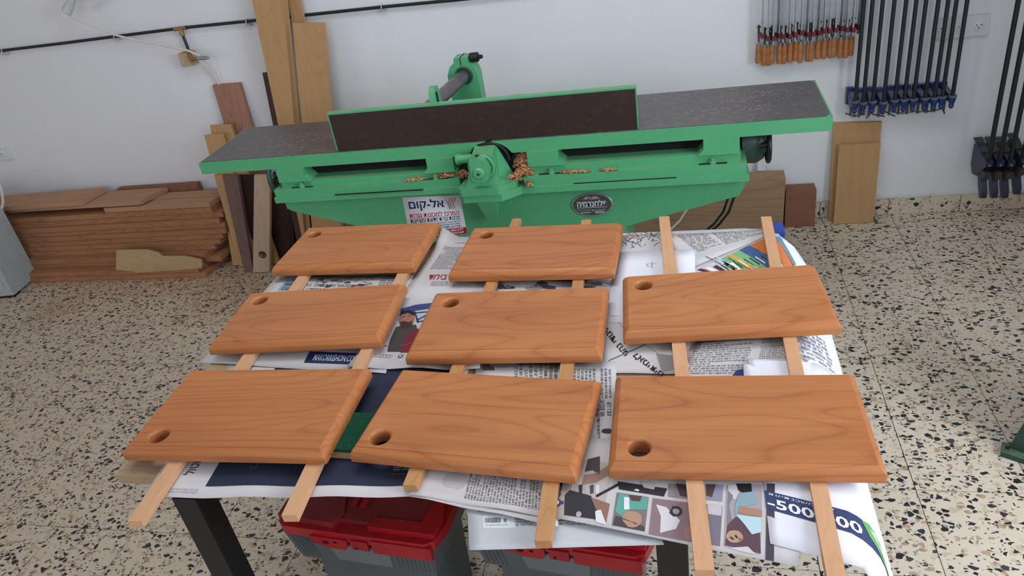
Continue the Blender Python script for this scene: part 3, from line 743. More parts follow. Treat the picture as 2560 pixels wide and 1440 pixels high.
# 13 collage of photographs
s = Sheet(zc([(1385, 1293), (1998, 1408), (2003, 1150), (1440, 1090)], Z0+.0095), (14, 10), droopy(k=.6, amp=.002))
G = '#6a646c'
pp(s, [(1380, 1240), (1392, 1215), (1402, 1217), (1392, 1250)], '#44425e'); pp(s, [(1385, 1250), (1410, 1255), (1408, 1262), (1384, 1258)], '#44425e')
pl(s, 1390, 1226, 1402, 1226, .006, '#3a3850', 4); pl(s, 1388, 1236, 1402, 1238, .006, '#3a3850', 4); s.blob(*uv(1393, 1258, s), .018, .045, '#44425e', 3, 14, .05); s.blob(*uv(1393, 1258, s), .009, .022, '#cfcacc', 4, 14, .05)
pp(s, [(1455, 1150), (1530, 1160), (1525, 1215), (1500, 1300), (1408, 1290), (1425, 1240), (1430, 1215)], '#b5aaa6')
pp(s, [(1470, 1150), (1500, 1142), (1500, 1190), (1482, 1178), (1462, 1182)], '#4c4446', 3)
pp(s, [(1460, 1190), (1490, 1185), (1520, 1165), (1522, 1190), (1490, 1210), (1455, 1215)], '#8f7468', 3)
pp(s, [(1412, 1240), (1425, 1228), (1478, 1242), (1500, 1300), (1410, 1288)], '#37353a', 3)
s.blob(*uv(1447, 1287, s), .012, .03, '#a9a6ab', 5, 14, .05)
pp(s, [(1478, 1246), (1525, 1262), (1515, 1308), (1500, 1300)], '#8c6a5c', 4); pp(s, [(1488, 1280), (1502, 1276), (1516, 1312), (1490, 1305)], '#dcd6d8', 5)
for k in range(4): pp(s, [(1447+k*14, 1216), (1457+k*14, 1214), (1456+k*14, 1236), (1448+k*14, 1238)], ['#3a383c', '#a9a4a8', '#4c484c', '#cfcacd'][k], 4)
for k in range(14): pl(s, 1492+k*4, 1245-k*2.2, 1496+k*4, 1240-k*2.2, .004, '#25232a', 6)
def frame(pts, col, layer=3): pp(s, pts, col, layer)
frame([(1545, 1205), (1668, 1222), (1660, 1242), (1548, 1225)], '#343036'); frame([(1600, 1205), (1640, 1210), (1635, 1225), (1610, 1220)], '#b9b2b0', 4); s.blob(*uv(1592, 1227, s), .012, .012, '#cfcbd0', 5)
frame([(1672, 1210), (1722, 1216), (1722, 1248), (1670, 1242)], '#8f8388'); frame([(1690, 1210), (1722, 1214), (1722, 1245), (1700, 1240)], '#4f4448', 4)
frame([(1543, 1233), (1622, 1244), (1612, 1327), (1530, 1313)], '#7c7074'); frame([(1548, 1236), (1620, 1246), (1618, 1275), (1575, 1275), (1556, 1292), (1538, 1280)], '#5f9f93', 4)
s.blob(*uv(1582, 1298, s), .042, .085, '#b08a72', 5, 14, .1, -.1); frame([(1560, 1245), (1573, 1246), (1574, 1275), (1560, 1276)], '#e0dcde', 6); frame([(1572, 1240), (1605, 1242), (1600, 1255), (1580, 1254)], '#5a4440', 6)
frame([(1540, 1290), (1610, 1315), (1611, 1326), (1532, 1312)], '#4c464a', 5)
frame([(1632, 1246), (1725, 1258), (1740, 1352), (1622, 1333)], '#8a7378'); frame([(1640, 1262), (1665, 1268), (1700, 1300), (1690, 1320), (1650, 1330), (1652, 1290)], '#d3ced2', 4)
s.blob(*uv(1690, 1279, s), .026, .05, '#3c383c', 5, 14, .15); s.blob(*uv(1690, 1279, s), .014, .028, '#9a9498', 6, 14, .1)
frame([(1710, 1320), (1728, 1310), (1732, 1350), (1712, 1345)], '#9c7a70', 4)
frame([(1765, 1212), (1809, 1214), (1805, 1255), (1765, 1250)], '#8d8aa0'); frame([(1765, 1212), (1790, 1213), (1780, 1245), (1765, 1240)], '#4b4244', 4)
frame([(1765, 1261), (1806, 1266), (1800, 1360), (1775, 1356)], '#75707f'); frame([(1768, 1262), (1805, 1266), (1803, 1290), (1770, 1285)], '#bdb6c0', 4)
frame([(1818, 1215), (1905, 1215), (1902, 1379), (1890, 1379), (1810, 1360)], '#a29ba0')
frame([(1840, 1212), (1878, 1212), (1880, 1232), (1862, 1238), (1844, 1228)], '#262428', 4); frame([(1820, 1215), (1840, 1213), (1848, 1232), (1838, 1252), (1822, 1240)], '#c6c2c8', 4)
frame([(1852, 1235), (1885, 1232), (1893, 1262), (1855, 1270), (1838, 1290), (1838, 1262)], '#86a0ab', 5); frame([(1845, 1283), (1850, 1268), (1905, 1278), (1905, 1293), (1870, 1290)], '#a97f6c', 6)
frame([(1840, 1288), (1870, 1292), (1904, 1296), (1903, 1330), (1880, 1335), (1860, 1310)], '#b3cdd4', 6)
frame([(1818, 1312), (1840, 1292), (1870, 1312), (1900, 1330), (1902, 1378), (1812, 1358)], '#5d474c', 4); s.blob(*uv(1836, 1339, s), .034, .055, '#b4907e', 6, 14, .06, .3)
frame([(1822, 1364), (1870, 1362), (1890, 1380), (1850, 1372)], '#c9c2c4', 5)
pl(s, 1826, 1340, 1834, 1346, .003, '#4a3430', 7); pl(s, 1838, 1336, 1844, 1343, .003, '#4a3430', 7); pl(s, 1848, 1348, 1853, 1343, .0025, '#8a4a48', 7)
frame([(1821, 1230), (1833, 1242), (1822, 1266), (1830, 1300), (1818, 1310)], '#7f7b84', 5)
frame([(1917, 1212), (1937, 1212), (1935, 1396), (1914, 1392)], '#4b4450', 3)
s.finish('newspaper', 'paper', 'newspaper page with a collage of rounded photographs, one a girl in pale blue', 'newspaper', NP)
# 14 right page with the digits, falling over the right edge
def fall(p, u, v):
    x0 = 2.612
    if p.x > x0:
        d = p.x-x0; r = .055; a = min(d/r, 1.25); dd = max(0, d-a*r)
        p = Vector((x0+r*math.sin(a)+dd*math.cos(a), p.y, p.z-r*(1-math.cos(a))-dd*math.sin(a)))
    if p.y < -.495: p.z -= .5*(-.495-p.y)**2
    return p
A_ = atz(2000, 1344, Z0); 
s = Sheet([Vector((2.50, -.585, Z0+.012)), Vector((2.80, -.70, Z0+.012)), Vector((2.78, -.10, Z0+.012)), Vector((2.50, -.10, Z0+.012))], (20, 14), fall)
if 1: pass
ol = [(0, 0), (.28, .02), (.42, .03), (.50, -.06), (.62, -.16), (.72, -.22), (1, -.24), (1, .9), (0, .95)]
s.rect(.0, .135, .40, .215, '#3a4468', 2); s.poly([(.40, .135), (.40, .215), (.55, .205), (.70, .15), (.80, .05), (.82, -.02), (.76, .03), (.60, .115)], '#3a4468', 2)
s.text('-500 000', .01, .145, .46, .185, '#e8eaee', 4, bold=.02); s.text(heb('קו המשכנתאות'), .02, .194, .34, .207, '#cdd2de', 4)
s.poly([(.47, .205), (.52, .212), (.66, .14), (.74, .06), (.70, .05), (.60, .11), (.50, .16)], '#6aa35c', 4); s.poly([(.51, .19), (.54, .195), (.66, .125), (.69, .08), (.60, .13)], '#b9cfae', 5)
for k in range(6): s.line(.84-.03*(k % 2), -.02-.03*k, .90, -.04-.03*k, .002, '#4a5f96', 4)
s.finish('newspaper', 'paper_white', 'white newspaper page with a blue banner of digits, falling over the right corner', 'newspaper', NP, outline=ol)

# sponge
sx, sy = atz(882, 1090, ZT+.02).xy
sp = empty('scouring_sponge', 'green-topped scouring sponge with beige foam between the two front left boards', 'sponge', loc=(sx, sy, ZT+.003), rz=math.radians(-3))
MB().box(-.038, .038, -.045, .062, 0, .016).build('foam', 'foam', sp, bevel=.004)
MB().box(-.038, .038, -.045, .062, .0158, .0235).build('scouring_pad', 'scour', sp, bevel=.002)

# ---------------------------------------------------------------- toolboxes
def toolbox(x, y, rz, label, W=.405, D=.24, H=.44):
    t = empty('toolbox', label, 'toolbox', 'red-lidded toolboxes under the table', (x, y, 0), math.radians(rz))
    b = MB()
    b.hull8([(.055, .04, 0), (W-.055, .04, 0), (W-.055, D-.02, 0), (.055, D-.02, 0), (.045, .03, .30), (W-.045, .03, .30), (W-.045, D-.012, .30), (.045, D-.012, .30)])
    b.hull8([(.022, .008, .30), (W-.022, .008, .30), (W-.022, D-.008, .30), (.022, D-.008, .30), (.004, -.004, H-.034), (W-.004, -.004, H-.034), (W-.004, D, H-.034), (.004, D, H-.034)])
    b.build('body', 'boxgrey', t, bevel=.006)
    for k, (xx, xt) in enumerate([(W-.115+.011*k, W-.108+.011*k) for k in range(9)]+[(.03+.011*k, .02+.011*k) for k in range(5)]):
        MB().hull8([(xx, .0055, .31), (xx+.003, .0055, .31), (xx+.003, .009, .31), (xx, .009, .31), (xt, -.0045, H-.05), (xt+.003, -.0045, H-.05), (xt+.003, 0, H-.05), (xt, 0, H-.05)]).build('rib', 'boxgrey', t, smooth=0)
    MB().hull8([(.13, .0030, .315), (.275, .0030, .315), (.275, .010, .315), (.13, .010, .315), (.118, -.0075, H-.052), (.285, -.0075, H-.052), (.285, .0, H-.052), (.118, .0, H-.052)]).build('label_plate', 'plategrey', t, bevel=.0015)
    MB().prism([(0, .0), (.02, -.012), (W-.02, -.012), (W, .0), (W+.012, .05), (W+.012, D-.03), (W-.02, D), (.02, D), (-.012, D-.03), (-.012, .05)], H-.036, H-.008, 'z').build('lid_rim', 'red', t, bevel=.006)
    l = MB(); l.prism([(.012, .02), (W-.012, .02), (W-.005, .06), (W-.012, D-.02), (.012, D-.02), (.005, .06)], H-.014, H+.004, 'z')
    l.build('lid', 'reddusty', t, bevel=.008)
    MB().prism([(.0, .005), (.15, .0), (.165, .035), (.145, .09), (.06, .12), (.0, .12)], H-.012, H+.010, 'z').build('lid_panel', 'reddusty', t, bevel=.005)
    MB().prism([(.24, .005), (W, .005), (W+.006, .05), (W-.01, .11), (W-.03, .11), (W-.04, .035), (.25, .035)], H-.012, H+.008, 'z').build('lid_corner', 'red', t, bevel=.004)
    MB().box(.17, .185, .06, .21, H+.002, H+.010).box(.195, .21, .06, .21, H+.002, H+.010).build('lid_groove', 'red', t, bevel=.003)
    lt = MB().prism([(.09, H-.026), (.09, H-.050), (.115, H-.052), (.13, H-.060), (.175, H-.060), (.185, H-.050), (.185, H-.026)], -.0165, -.006, 'y').build('latch', 'red', t, bevel=.002)
    MB().box(.12, .135, -.018, -.014, H-.044, H-.038).box(.15, .158, -.018, -.014, H-.040, H-.035).build('slot', 'blackhole', lt, smooth=0)
    MB().box(.195, .24, -.0165, -.006, H-.054, H-.024).box(.25, W-.005, -.0155, -.006, H-.058, H-.018).build('latch', 'red', t, bevel=.003)
    MB().box(.205, .21, -.018, -.014, H-.050, H-.045).build('screw', 'blackhole', t, smooth=0)
    return t
p1 = atz(700, 1332, .404)
toolbox(p1.x, p1.y+.012, -5, 'grey plastic toolbox with a dusty red lid, left one under the table front')
p2 = atz(1612, 1412, .404)
toolbox(p2.x-.40, p2.y+.055, -7, 'grey plastic toolbox with a red lid, mostly covered by the barcode newspaper')

# ---------------------------------------------------------------- planer machine
J = empty('surface_planer', 'long bright green cast-iron surface planer with dark iron tables and a brown fence', 'planer', loc=(1.7, 1.2, 0))
def jp(mb, name, mat, par=None, **k):
    o = mb.build(name, mat, par or J, **k)
    if par is None: o.location = (-1.7, -1.2, 0)
    return o
zt0, zt1 = .815, .862; yf, yb = 1.040, 1.432
def slab(x0, x1, cut_left, cut_right, c=.02):
    xa, xb = 1.645, 1.79; pts = []
    if cut_right:  # left table: rounded notch at its right end
        prof = [(x0, zt0), (1.635, zt0), (1.640, .825), (1.652, .842), (1.668, .853), (1.690, .859), (1.700, zt1-.0012), (x0, zt1-.0012)]
    else:
        prof = [(1.790, zt0), (x1, zt0), (x1, zt1-.0012), (1.722, zt1-.0012), (1.735, .857), (1.758, .848), (1.775, .835), (1.785, .822)]
    g = MB(); g.prism(prof, yf, yb, 'y'); return g
jp(slab(.552, 1.7, 0, 1), 'outfeed_table', 'green', bevel=.003)
jp(slab(1.722, 2.838, 1, 0), 'infeed_table', 'green', bevel=.003)
jp(MB().prism([(.560, yf+.006), (1.697, yf+.006), (1.697, yb-.006), (.560, yb-.006)], zt1-.0015, zt1+.0008, 'z'), 'table_surface', 'iron', smooth=0)
jp(MB().prism([(1.725, yf+.006), (2.815, yf+.006), (2.832, yf+.03), (2.832, yb-.03), (2.815, yb-.006), (1.725, yb-.006)], zt1-.0015, zt1+.0008, 'z'), 'table_surface', 'iron', smooth=0)
# cutter head
cu = jp(MB().lathe((1.711, 1.05, .795), [(.062, 0), (.062, .37)], 32, 'y'), 'cutter_head', 'blackhole')
jp(MB().ring((1.711, 1.043, .790), .066, .006, 30, 8, 'y', 0, math.pi), 'cutter_guard', 'black')
# body
zb = .700
body = [(.86, zb+.01), (.86, .648), (.885, .635), (1.40, .475), (1.42, 0), (2.165, 0), (2.165, .505), (2.555, .602), (2.575, .64), (2.575, zb+.01)]
jp(MB().prism(body, 1.045, 1.40, 'y'), 'body', 'green', bevel=.006)
jp(MB().box(.845, 1.60, 1.005, 1.42, .690, .712).box(1.815, 2.585, 1.005, 1.42, .672, .696), 'body_flange', 'green', bevel=.004)
jp(MB().box(.850, 1.59, 1.012, 1.42, .710, .742).box(1.825, 2.578, 1.012, 1.42, .694, .734), 'body_rail', 'green', bevel=.004)
jp(MB().box(.875, 1.58, 1.035, 1.42, .741, .765).box(1.84, 2.56, 1.035, 1.42, .733, .765), 'slide', 'green', bevel=.006)
jp(MB().box(.86, 1.62, 1.10, 1.41, .764, .816).box(1.80, 2.55, 1.10, 1.41, .764, .816), 'slide_core', 'blackhole', smooth=0)  # black blocks stand for the shade in the gaps under the tables
def wedge(x0, x1, sl): return MB().prism([(x0-(.02 if sl < 0 else 0), .764), (x1+(.02 if sl > 0 else 0), .764), (x1, .785), (x1, .817), (x0, .817), (x0, .785)], 1.025, 1.11, 'y')
for a, b, s_ in ((.875, .985, 1), (1.475, 1.575, -1), (1.845, 1.955, 1), (2.44, 2.555, -1)): jp(wedge(a, b, s_), 'wedge_block', 'green', bevel=.005)
jp(MB().box(1.10, 1.45, 1.000, 1.0062, .7108, .7135).box(2.0, 2.35, 1.0105, 1.013, .6965, .6995), 'slot', 'blackhole', smooth=0)
for x, z in ((.965, .744), (1.50, .744), (1.925, .737), (2.47, .737)):
    n_ = jp(MB().lathe((x, 1.024, z), [(.012, -.004), (.012, .006), (.0075, .007), (.0075, .016)], 6), 'bolt', 'green', smooth=20)
    jp(MB().box(x-.045, x+.045, 1.019, 1.029, z-.0025, z-.0012), 'bolt_slot', 'blackhole', smooth=0)
# bearing block
jp(MB().prism([(1.603, 1.05), (1.598, .955), (1.610, .945), (1.745, .945), (1.800, 1.0), (1.803, 1.05)], .700, .728, 'z'), 'bearing_foot', 'green', bevel=.004)
jp(MB().prism([(1.598, 1.05), (1.600, .960), (1.612, .951), (1.752, .951), (1.822, 1.012), (1.825, 1.05)], .672, .702, 'z'), 'bearing_bracket', 'green', bevel=.004)
bd = MB().hull8([(1.626, .966, .727), (1.752, .966, .727), (1.785, 1.05, .727), (1.618, 1.05, .727), (1.660, .985, .838), (1.732, .985, .838), (1.735, 1.045, .850), (1.660, 1.045, .850)])
jp(bd, 'bearing_block', 'green', bevel=.007)
cv = jp(MB().prism([(1.664, .840), (1.696, .846), (1.712, .838), (1.728, .80), (1.724, .770), (1.706, .757), (1.678, .757), (1.662, .770)], .928, .985, 'y'), 'bearing_cover', 'green', bevel=.008, seg=3)
jp(MB().ring((1.693, .966, .798), .044, .005, 32, 8, 'y'), 'bearing_ring', 'green')
jp(MB().lathe((1.691, .920, .791), [(.016, 0), (.020, .004), (.022, .012)], 20, 'y'), 'bearing_boss', 'green')
jp(MB().lathe((1.691, .9185, .791), [(.0045, 0), (.0045, .002)], 12, 'y').lathe((1.688, .955, .8440), [(.007, 0), (.007, .003)], 12, 'z'), 'oil_hole', 'blackhole', smooth=0)
jp(MB().lathe((1.598, 1.00, .820), [(.019, 0), (.020, .012), (.016, .016), (.016, .06)], 18, 'x'), 'side_knob', 'green')
jp(MB().hull8([(1.680, .985, .585), (1.712, .985, .585), (1.712, 1.05, .60), (1.680, 1.05, .60), (1.655, .955, .672), (1.728, .955, .672), (1.728, 1.05, .672), (1.655, 1.05, .672)]), 'bracket', 'green', bevel=.005)
# handwheels, motor
for x in (.868,):
    hw = jp(MB().ring((.835, 1.10, .765), .070, .009, 30, 8, 'x'), 'handwheel', 'green_dk')
    o = MB().tube([(.835, 1.03, .765), (.835, 1.17, .765)], .006, 8).tube([(.835, 1.10, .695), (.835, 1.10, .835)], .006, 8).lathe((.82, 1.10, .765), [(.018, 0), (.018, .05)], 14, 'x').build('spoke', 'green_dk', hw)
hw = jp(MB().ring((2.655, 1.14, .742), .055, .008, 32, 8, 'x'), 'handwheel', 'black')
MB().tube([(2.655, 1.09, .742), (2.655, 1.19, .742)], .006, 8).tube([(2.655, 1.14, .692), (2.655, 1.14, .79)], .006, 8).lathe((2.60, 1.14, .742), [(.012, 0), (.012, .065)], 14, 'x').build('spoke', 'black', hw)
jp(MB().lathe((2.57, 1.20, .735), [(.075, 0), (.075, .05), (.06, .075), (.03, .085)], 28, 'x'), 'motor_cap', 'green_dk')
# fence
jp(MB().box(1.130, 2.232, 1.054, 1.062, .864, 1.006).box(1.130, 2.231, 1.058, 1.082, .998, 1.0061), 'fence', 'green', bevel=.002)
jp(MB().box(1.137, 2.228, 1.0515, 1.0545, .8645, 1.000), 'fence_face', 'fence_iron', smooth=0)
jp(MB().tube([(1.487, 1.08, .972), (1.545, 1.53, .985)], .026, 24), 'fence_rod', 'rod')
jp(MB().prism([(1.47, .86), (1.47, .99), (1.485, 1.022), (1.505, 1.032), (1.505, 1.052), (1.562, 1.052), (1.562, 1.03), (1.582, 1.015), (1.592, .985), (1.595, .60), (1.47, .60)], 1.475, 1.545, 'y'), 'post', 'green', bevel=.008, seg=3)
jp(MB().ring((1.538, 1.47, .985), .030, .006, 28, 8, 'y'), 'post_collar', 'green_dk')
jp(MB().box(1.531, 1.5335, 1.473, 1.55, 1.025, 1.0535), 'post_slit', 'blackhole', smooth=0)
kn = jp(MB().lathe((1.562, 1.51, 1.042), [(.015, 0), (.019, .005), (.019, .034), (.014, .038), (.008, .039), (.008, .050), (.004, .054)], 20, 'x'), 'clamp_bolt', 'black')
lug = []
for k in range(13):
    a = math.pi*k/12; lug.append((1.13+.030*math.cos(a), 1.020+.030*math.sin(a)))
jp(MB().prism([(y, z) for y, z in lug]+[(1.08, .95), (1.17, .95)], 1.508, 1.530, 'x'), 'fence_lug', 'green', bevel=.004)
jp(MB().box(1.5315, 1.5325, 1.115, 1.13, .985, 1.03), 'lug_slot', 'blackhole', smooth=0)
jp(MB().lathe((1.775, 1.30, .86), [(.065, 0), (.065, .045), (.055, .063), (.03, .075), (.008, .078)], 28), 'pulley_cover', 'green')
# oval badge
bc = aty(1480, 512, 1.038)
badge = jp(MB().lathe((0, 0, 0), [(.072, 0), (.075, -.003), (.072, -.006)], 48, 'y'), 'badge', 'silver')
badge.scale = (1, 1, .60); badge.location = (bc.x-1.7, 1.0448-1.2, bc.z)
bgp = MB().lathe((0, 0, 0), [(.068, -.0061), (.068, -.0066)], 48, 'y').build('badge_field', 'badge_dk', badge)
s = Sheet([bc+Vector((-.07, 0, -.042)), bc+Vector((.07, 0, -.042)), bc+Vector((.07, 0, .042)), bc+Vector((-.07, 0, .042))], (1, 1))
for c_ in s.c: c_.y = 1.0378
SV = '#c9cbd0'
s.text(heb('-תוצרת-'), .30, .76, .70, .88, SV, bold=.02); s.text(heb('פלחנדמיה'), .12, .42, .88, .72, SV, bold=.025)
s.line(.12, .38, .88, .38, .0015, SV); s.line(.14, .27, .85, .27, .001, SV); s.line(.12, .38, .14, .27, .001, SV)
s.text(heb('חולון'), .20, .10, .44, .20, SV, bold=.02); s.text(heb('המסגר'), .54, .09, .80, .21, SV, bold=.02); s.blob(.5, .22, .012, .02, SV, 2, 12, 0)
o = s.finish('lettering', 'silver', None, None, parent=J, paper=False)
# sticker
sc4 = [(1026, 600), (1168, 583), (1150, 488), (1005, 493)]
s = Sheet([aty(x, y, 1.0436) for x, y in sc4], (1, 1))
NV, RD = '#1d2657', '#c02436'
s.text(heb('אל-קום'), .09, .665, .70, .93, NV, bold=.02)
for k in range(4):
    u = .785+.03*k; s.line(u, .66, u-.01, .80, .0022, [NV, RD, RD, RD][k]); s.line(u-.01, .80, u+.035+.005*k, .95, .0022, [RD, RD, RD, RD][k])
s.line(.775, .80, .735, .93, .0022, RD); s.line(.80, .78, .79, .66, .0012, NV)
s.text(heb('ב'), .045, .86, .06, .89, '#6a6a80'); s.text(heb('ע'), .05, .78, .065, .81, '#6a6a80'); s.text(heb('מ'), .055, .69, .07, .72, '#6a6a80')
s.text(heb('המרכז למכונות נגרות'), .07, .505, .93, .625, RD, bold=.015); s.line(.06, .492, .93, .492, .0012, '#55608c')
s.text(heb('מכונות נגרות חדשות ומשופצות'), .07, .38, .93, .475, NV, bold=.008)
s.text(heb('מכונות קנטים אוטומטיות, קרייזיקים ומגוון מכונות נגרות'), .07, .305, .92, .355, '#4b557c')
s.text(heb('אקדחי סיכות פנאומטיים ומברגות אויר'), .25, .245, .92, .295, '#4b557c'); s.text(heb('מדחסי אויר חדשים ומשומשים'), .45, .185, .92, .235, '#4b557c')
s.rect(0, 0, 1, .165, '#b01828'); s.text(heb('משרד')+' 03-6821677', .48, .095, .95, .15, '#eceaf2', 4, bold=.012)
s.text('03-6821677', .62, .0, .62, .0, '#ffffff', 4) if False else None
s.text('052-2430169', .56, .02, .95, .075, '#eceaf2', 4, bold=.012); s.text(heb('עודד'), .42, .02, .54, .075, '#eceaf2', 4, bold=.012)
st = s.finish('sticker', 'sticker', 'white sticker with navy and red lettering and a red band', None, parent=J)
for ch in [st]+[c for c in J.children if c.name.startswith('print')]: ch.location = (-1.7, -1.2, 0)

# ---------------------------------------------------------------- shavings
def shavings(name, spots, n, label, size=.008, mat='shavings', seed=1, parent=None):
    """spots: list of (x, y, z, rx, ry, h) heaps"""
    q = random.Random(seed); vs = []; fs = []
    tot = sum(s[3]*s[4] for s in spots)
    for (x, y, z, rx, ry, h) in spots:
        for _ in range(int(n*rx*ry/tot)):
            while True:
                a, b = q.gauss(0, .5), q.gauss(0, .5)
                if a*a+b*b < 1: break
            hh = h*(1-a*a-b*b)*q.uniform(.55, 1)
            c = Vector((x+a*rx, y+b*ry, z+max(.0006, hh)))
            d = Vector((q.gauss(0, 1), q.gauss(0, 1), q.gauss(0, .5 if h > .005 else .12))).normalized(); e = d.cross(Vector((q.gauss(0, 1), q.gauss(0, 1), q.gauss(0, 1)))).normalized()
            if h <= .005: e = Vector((-d.y, d.x, 0)).normalized()
            L = size*q.uniform(.5, 1.3); W_ = size*q.uniform(.18, .34); up = d.cross(e)*L*.35
            i = len(vs)
            vs += [c-d*L-e*W_, c-d*L+e*W_, c-e*W_+up, c+e*W_+up, c+d*L-e*W_, c+d*L+e*W_]
            fs += [(i, i+1, i+3, i+2), (i+2, i+3, i+5, i+4)]
    me = bpy.data.meshes.new(name); me.from_pydata(vs, [], fs)
    return link(name, me, mat, parent, 0, label, 'wood shavings' if 'curled' in label else 'sawdust', None, 'stuff')
def mound(name, x, y, z, rx, ry, h, label): pass
shavings('wood_shavings', [(1.832, 1.065, .750, .050, .034, .062), (1.826, 1.03, .738, .034, .022, .034), (1.800, 1.01, .728, .02, .015, .02), (1.842, 1.0, .700, .012, .008, .02), (1.815, .995, .75, .012, .03, .012), (1.838, 1.05, .70, .020, .02, .045), (1.53, 1.04, .748, .05, .022, .012), (1.595, 1.05, .735, .022, .022, .022), (1.42, 1.022, .744, .045, .008, .004), (2.01, 1.022, .737, .05, .008, .003), (2.12, 1.022, .737, .03, .007, .002), (1.79, .965, .757, .01, .01, .004)], 4200, 'curled orange wood shavings heaped round the cutter of the green planer', .0078)
shavings('sawdust', [(-.3, 1.66, .001, .55, .05, .003), (-.9, 1.64, .001, .5, .05, .003), (.25, 1.72, .001, .3, .08, .002), (-.7, 1.690, .0565, .5, .018, .006), (-.3, 1.69, .0565, .2, .014, .003), (-.8, 1.742, .112, .45, .012, .003), (-.2, 1.56, .0012, .8, .12, .0006), (-.85, 1.35, .0012, .16, .2, .0008), (.3, 1.35, .0012, .5, .2, .0004)], 9000, 'thin drift of orange sawdust on the floor along the timber stack', .0032, 'sawdust', 5)
shavings('sawdust', [(2.55, 1.18, .8632, .2, .1, .0005), (2.35, 1.38, .8632, .2, .03, .0005), (2.62, 1.3, .8632, .15, .08, .0005), (.95, 1.2, .8632, .25, .1, .0004)], 500, 'pale sawdust specks sprinkled on the iron tables of the planer', .0028, 'sawpale', 6)

# ---------------------------------------------------------------- stacked timber at the left
GR = 'planks stacked along the wall'
def plank(x0, x1, y0, y1, z0, z1, label, mat='timber', tilt=0., cutend=0., name='timber_plank', group=GR, cat='plank', skew=0.):
    mb = MB(); c = ((x0+x1)/2, (y0+y1)/2, (z0+z1)/2)
    hx, hy, hz = (x1-x0)/2, (y1-y0)/2, (z1-z0)/2
    mb.hull8([(-hx, -hy, -hz), (hx-cutend, -hy, -hz), (hx, hy, -hz), (-hx, hy, -hz), (-hx, -hy, hz), (hx-cutend, -hy, hz), (hx, hy, hz), (-hx, hy, hz)])
    o = mb.build(name, mat, None, bevel=.002, seg=1, smooth=0, label=label, cat=cat, group=group); o.location = c; o.rotation_euler = (0, tilt, skew); return o
th = .0265
rows = [(-.10, 1.665, 'lowest plank of the left stack, lying on the floor behind the sawdust'), (-.135, 1.675, 'second plank from the floor in the left stack, with sawdust on its front ledge'),
        (-.04, 1.735, 'third plank from the floor in the left stack, a ledge for the yellow scrap'), (-.085, 1.725, 'fourth plank from the floor in the left stack, behind the yellow scrap'),
        (-.05, 1.77, 'fifth plank from the floor in the left stack'), (-.02, 1.775, 'sixth plank from the floor in the left stack, at the top of the yellow scrap'),
        (-.01, 1.785, 'seventh plank from the floor in the left stack'), (-.005, 1.79, 'eighth plank from the floor in the left stack'),
        (.0, 1.80, 'ninth plank from the floor in the left stack'), (-.03, 1.795, 'tenth plank from the floor in the left stack'),
        (-.01, 1.81, 'eleventh plank from the floor in the left stack'), (-.045, 1.815, 'twelfth plank from the floor in the left stack, below the loose boards')]
z = .0015
for k, (xe, y0, lab) in enumerate(rows):
    t_ = th*R.uniform(.92, 1.06)
    plank(-1.95, xe, y0, y0+.20+R.uniform(0, .03), z, z+t_, lab, 'timber', 0, R.uniform(-.01, .05), skew=R.uniform(-.004, .004)); z += t_+.0012
ztop = z
plank(-.72, -.045, 1.825, 1.90, ztop, ztop+.025, 'narrow pale plank on the front right of the left stack', 'timber_top', 0, .02)
plank(-.60, -.03, 1.905, 1.985, ztop+.001, ztop+.030, 'pale plank behind the narrow one on the stack top, its end cut square', 'timber_top', 0, .0)
plank(-1.35, -.42, 1.83, 2.0, ztop+.0315, ztop+.055, 'wide pale board with a slanted end on top of the left stack', 'timber_top', 0, .06)
plank(-1.95, -.80, 1.80, 1.97, ztop+.057, ztop+.081, 'pale board lying askew at the left end of the stack top', 'timber_top', 0, .03, skew=.035)
plank(-.75, -.235, 2.005, 2.04, ztop+.001, ztop+.062, 'dark thin plank on edge against the wall above the stack', 'redwood', 0, 0)
# yellow scrap
sp = [aty(x, y, 1.715) for x, y in [(289, 638), (330, 641), (345, 644), (503, 632), (504, 624), (500, 612), (455, 604), (400, 605), (385, 596), (357, 590), (283, 592)]]
a0 = sp[0]
scr = MB().prism([(p.x-a0.x, p.z-a0.z) for p in sp], 0, .012, 'y').build('plywood_scrap', 'scrap', smooth=0, label='stained yellow plywood scrap with a curved tail, leaning on the left timber stack', cat='scrap'); scr.location = (a0.x, 1.672, .0585)
scr.rotation_euler = (math.radians(-12), 0, 0)

# ---------------------------------------------------------------- leaning boards
def lean(tl, tr, bl, br, Yt, Yb, th_, name, mats, label, group, up=0., down=True, cat='board', zstop=0.):
    """face corners by photo points: top at depth Yt, bottom at depth Yb; carried on to the floor"""
    TL, TR = aty(*tl, Yt), aty(*tr, Yt); B1, B2 = aty(*bl, Yb), aty(*br, Yb)
    if up: TL = TL+(TL-B1)*up; TR = TR+(TR-B2)*up
    if down:
        B1 = TL+(B1-TL)*((TL.z-zstop)/(TL.z-B1.z)); B2 = TR+(B2-TR)*((TR.z-zstop)/(TR.z-B2.z))
    n = (B2-B1).cross(TL-B1).normalized()
    if n.y < 0: n = -n
    mx = max(p.y+n.y*th_ for p in (TL, TR, B1, B2))
    sh = Vector((0, min(0, WALL-.003-mx), max(0, .001-min((B1+n*th_).z, (B2+n*th_).z, B1.z, B2.z))))
    c = (TL+TR+B1+B2)/4
    mb = MB(); mb.hull8([p-c for p in (B1, B2, B2+n*th_, B1+n*th_, TL, TR, TR+n*th_, TL+n*th_)])
    if len(mats) > 1:
        mb.bm.faces.ensure_lookup_table()
        for i in (2, 3, 4, 5): pass
        for f in mb.bm.faces:
            if abs(f.calc_center_median().dot(n)-th_/2) < th_*.3: f.material_index = 1
    o = mb.build(name, list(mats), None, bevel=.0015, seg=1, smooth=0, label=label, cat=cat, group=group); o.location = c+sh; return o
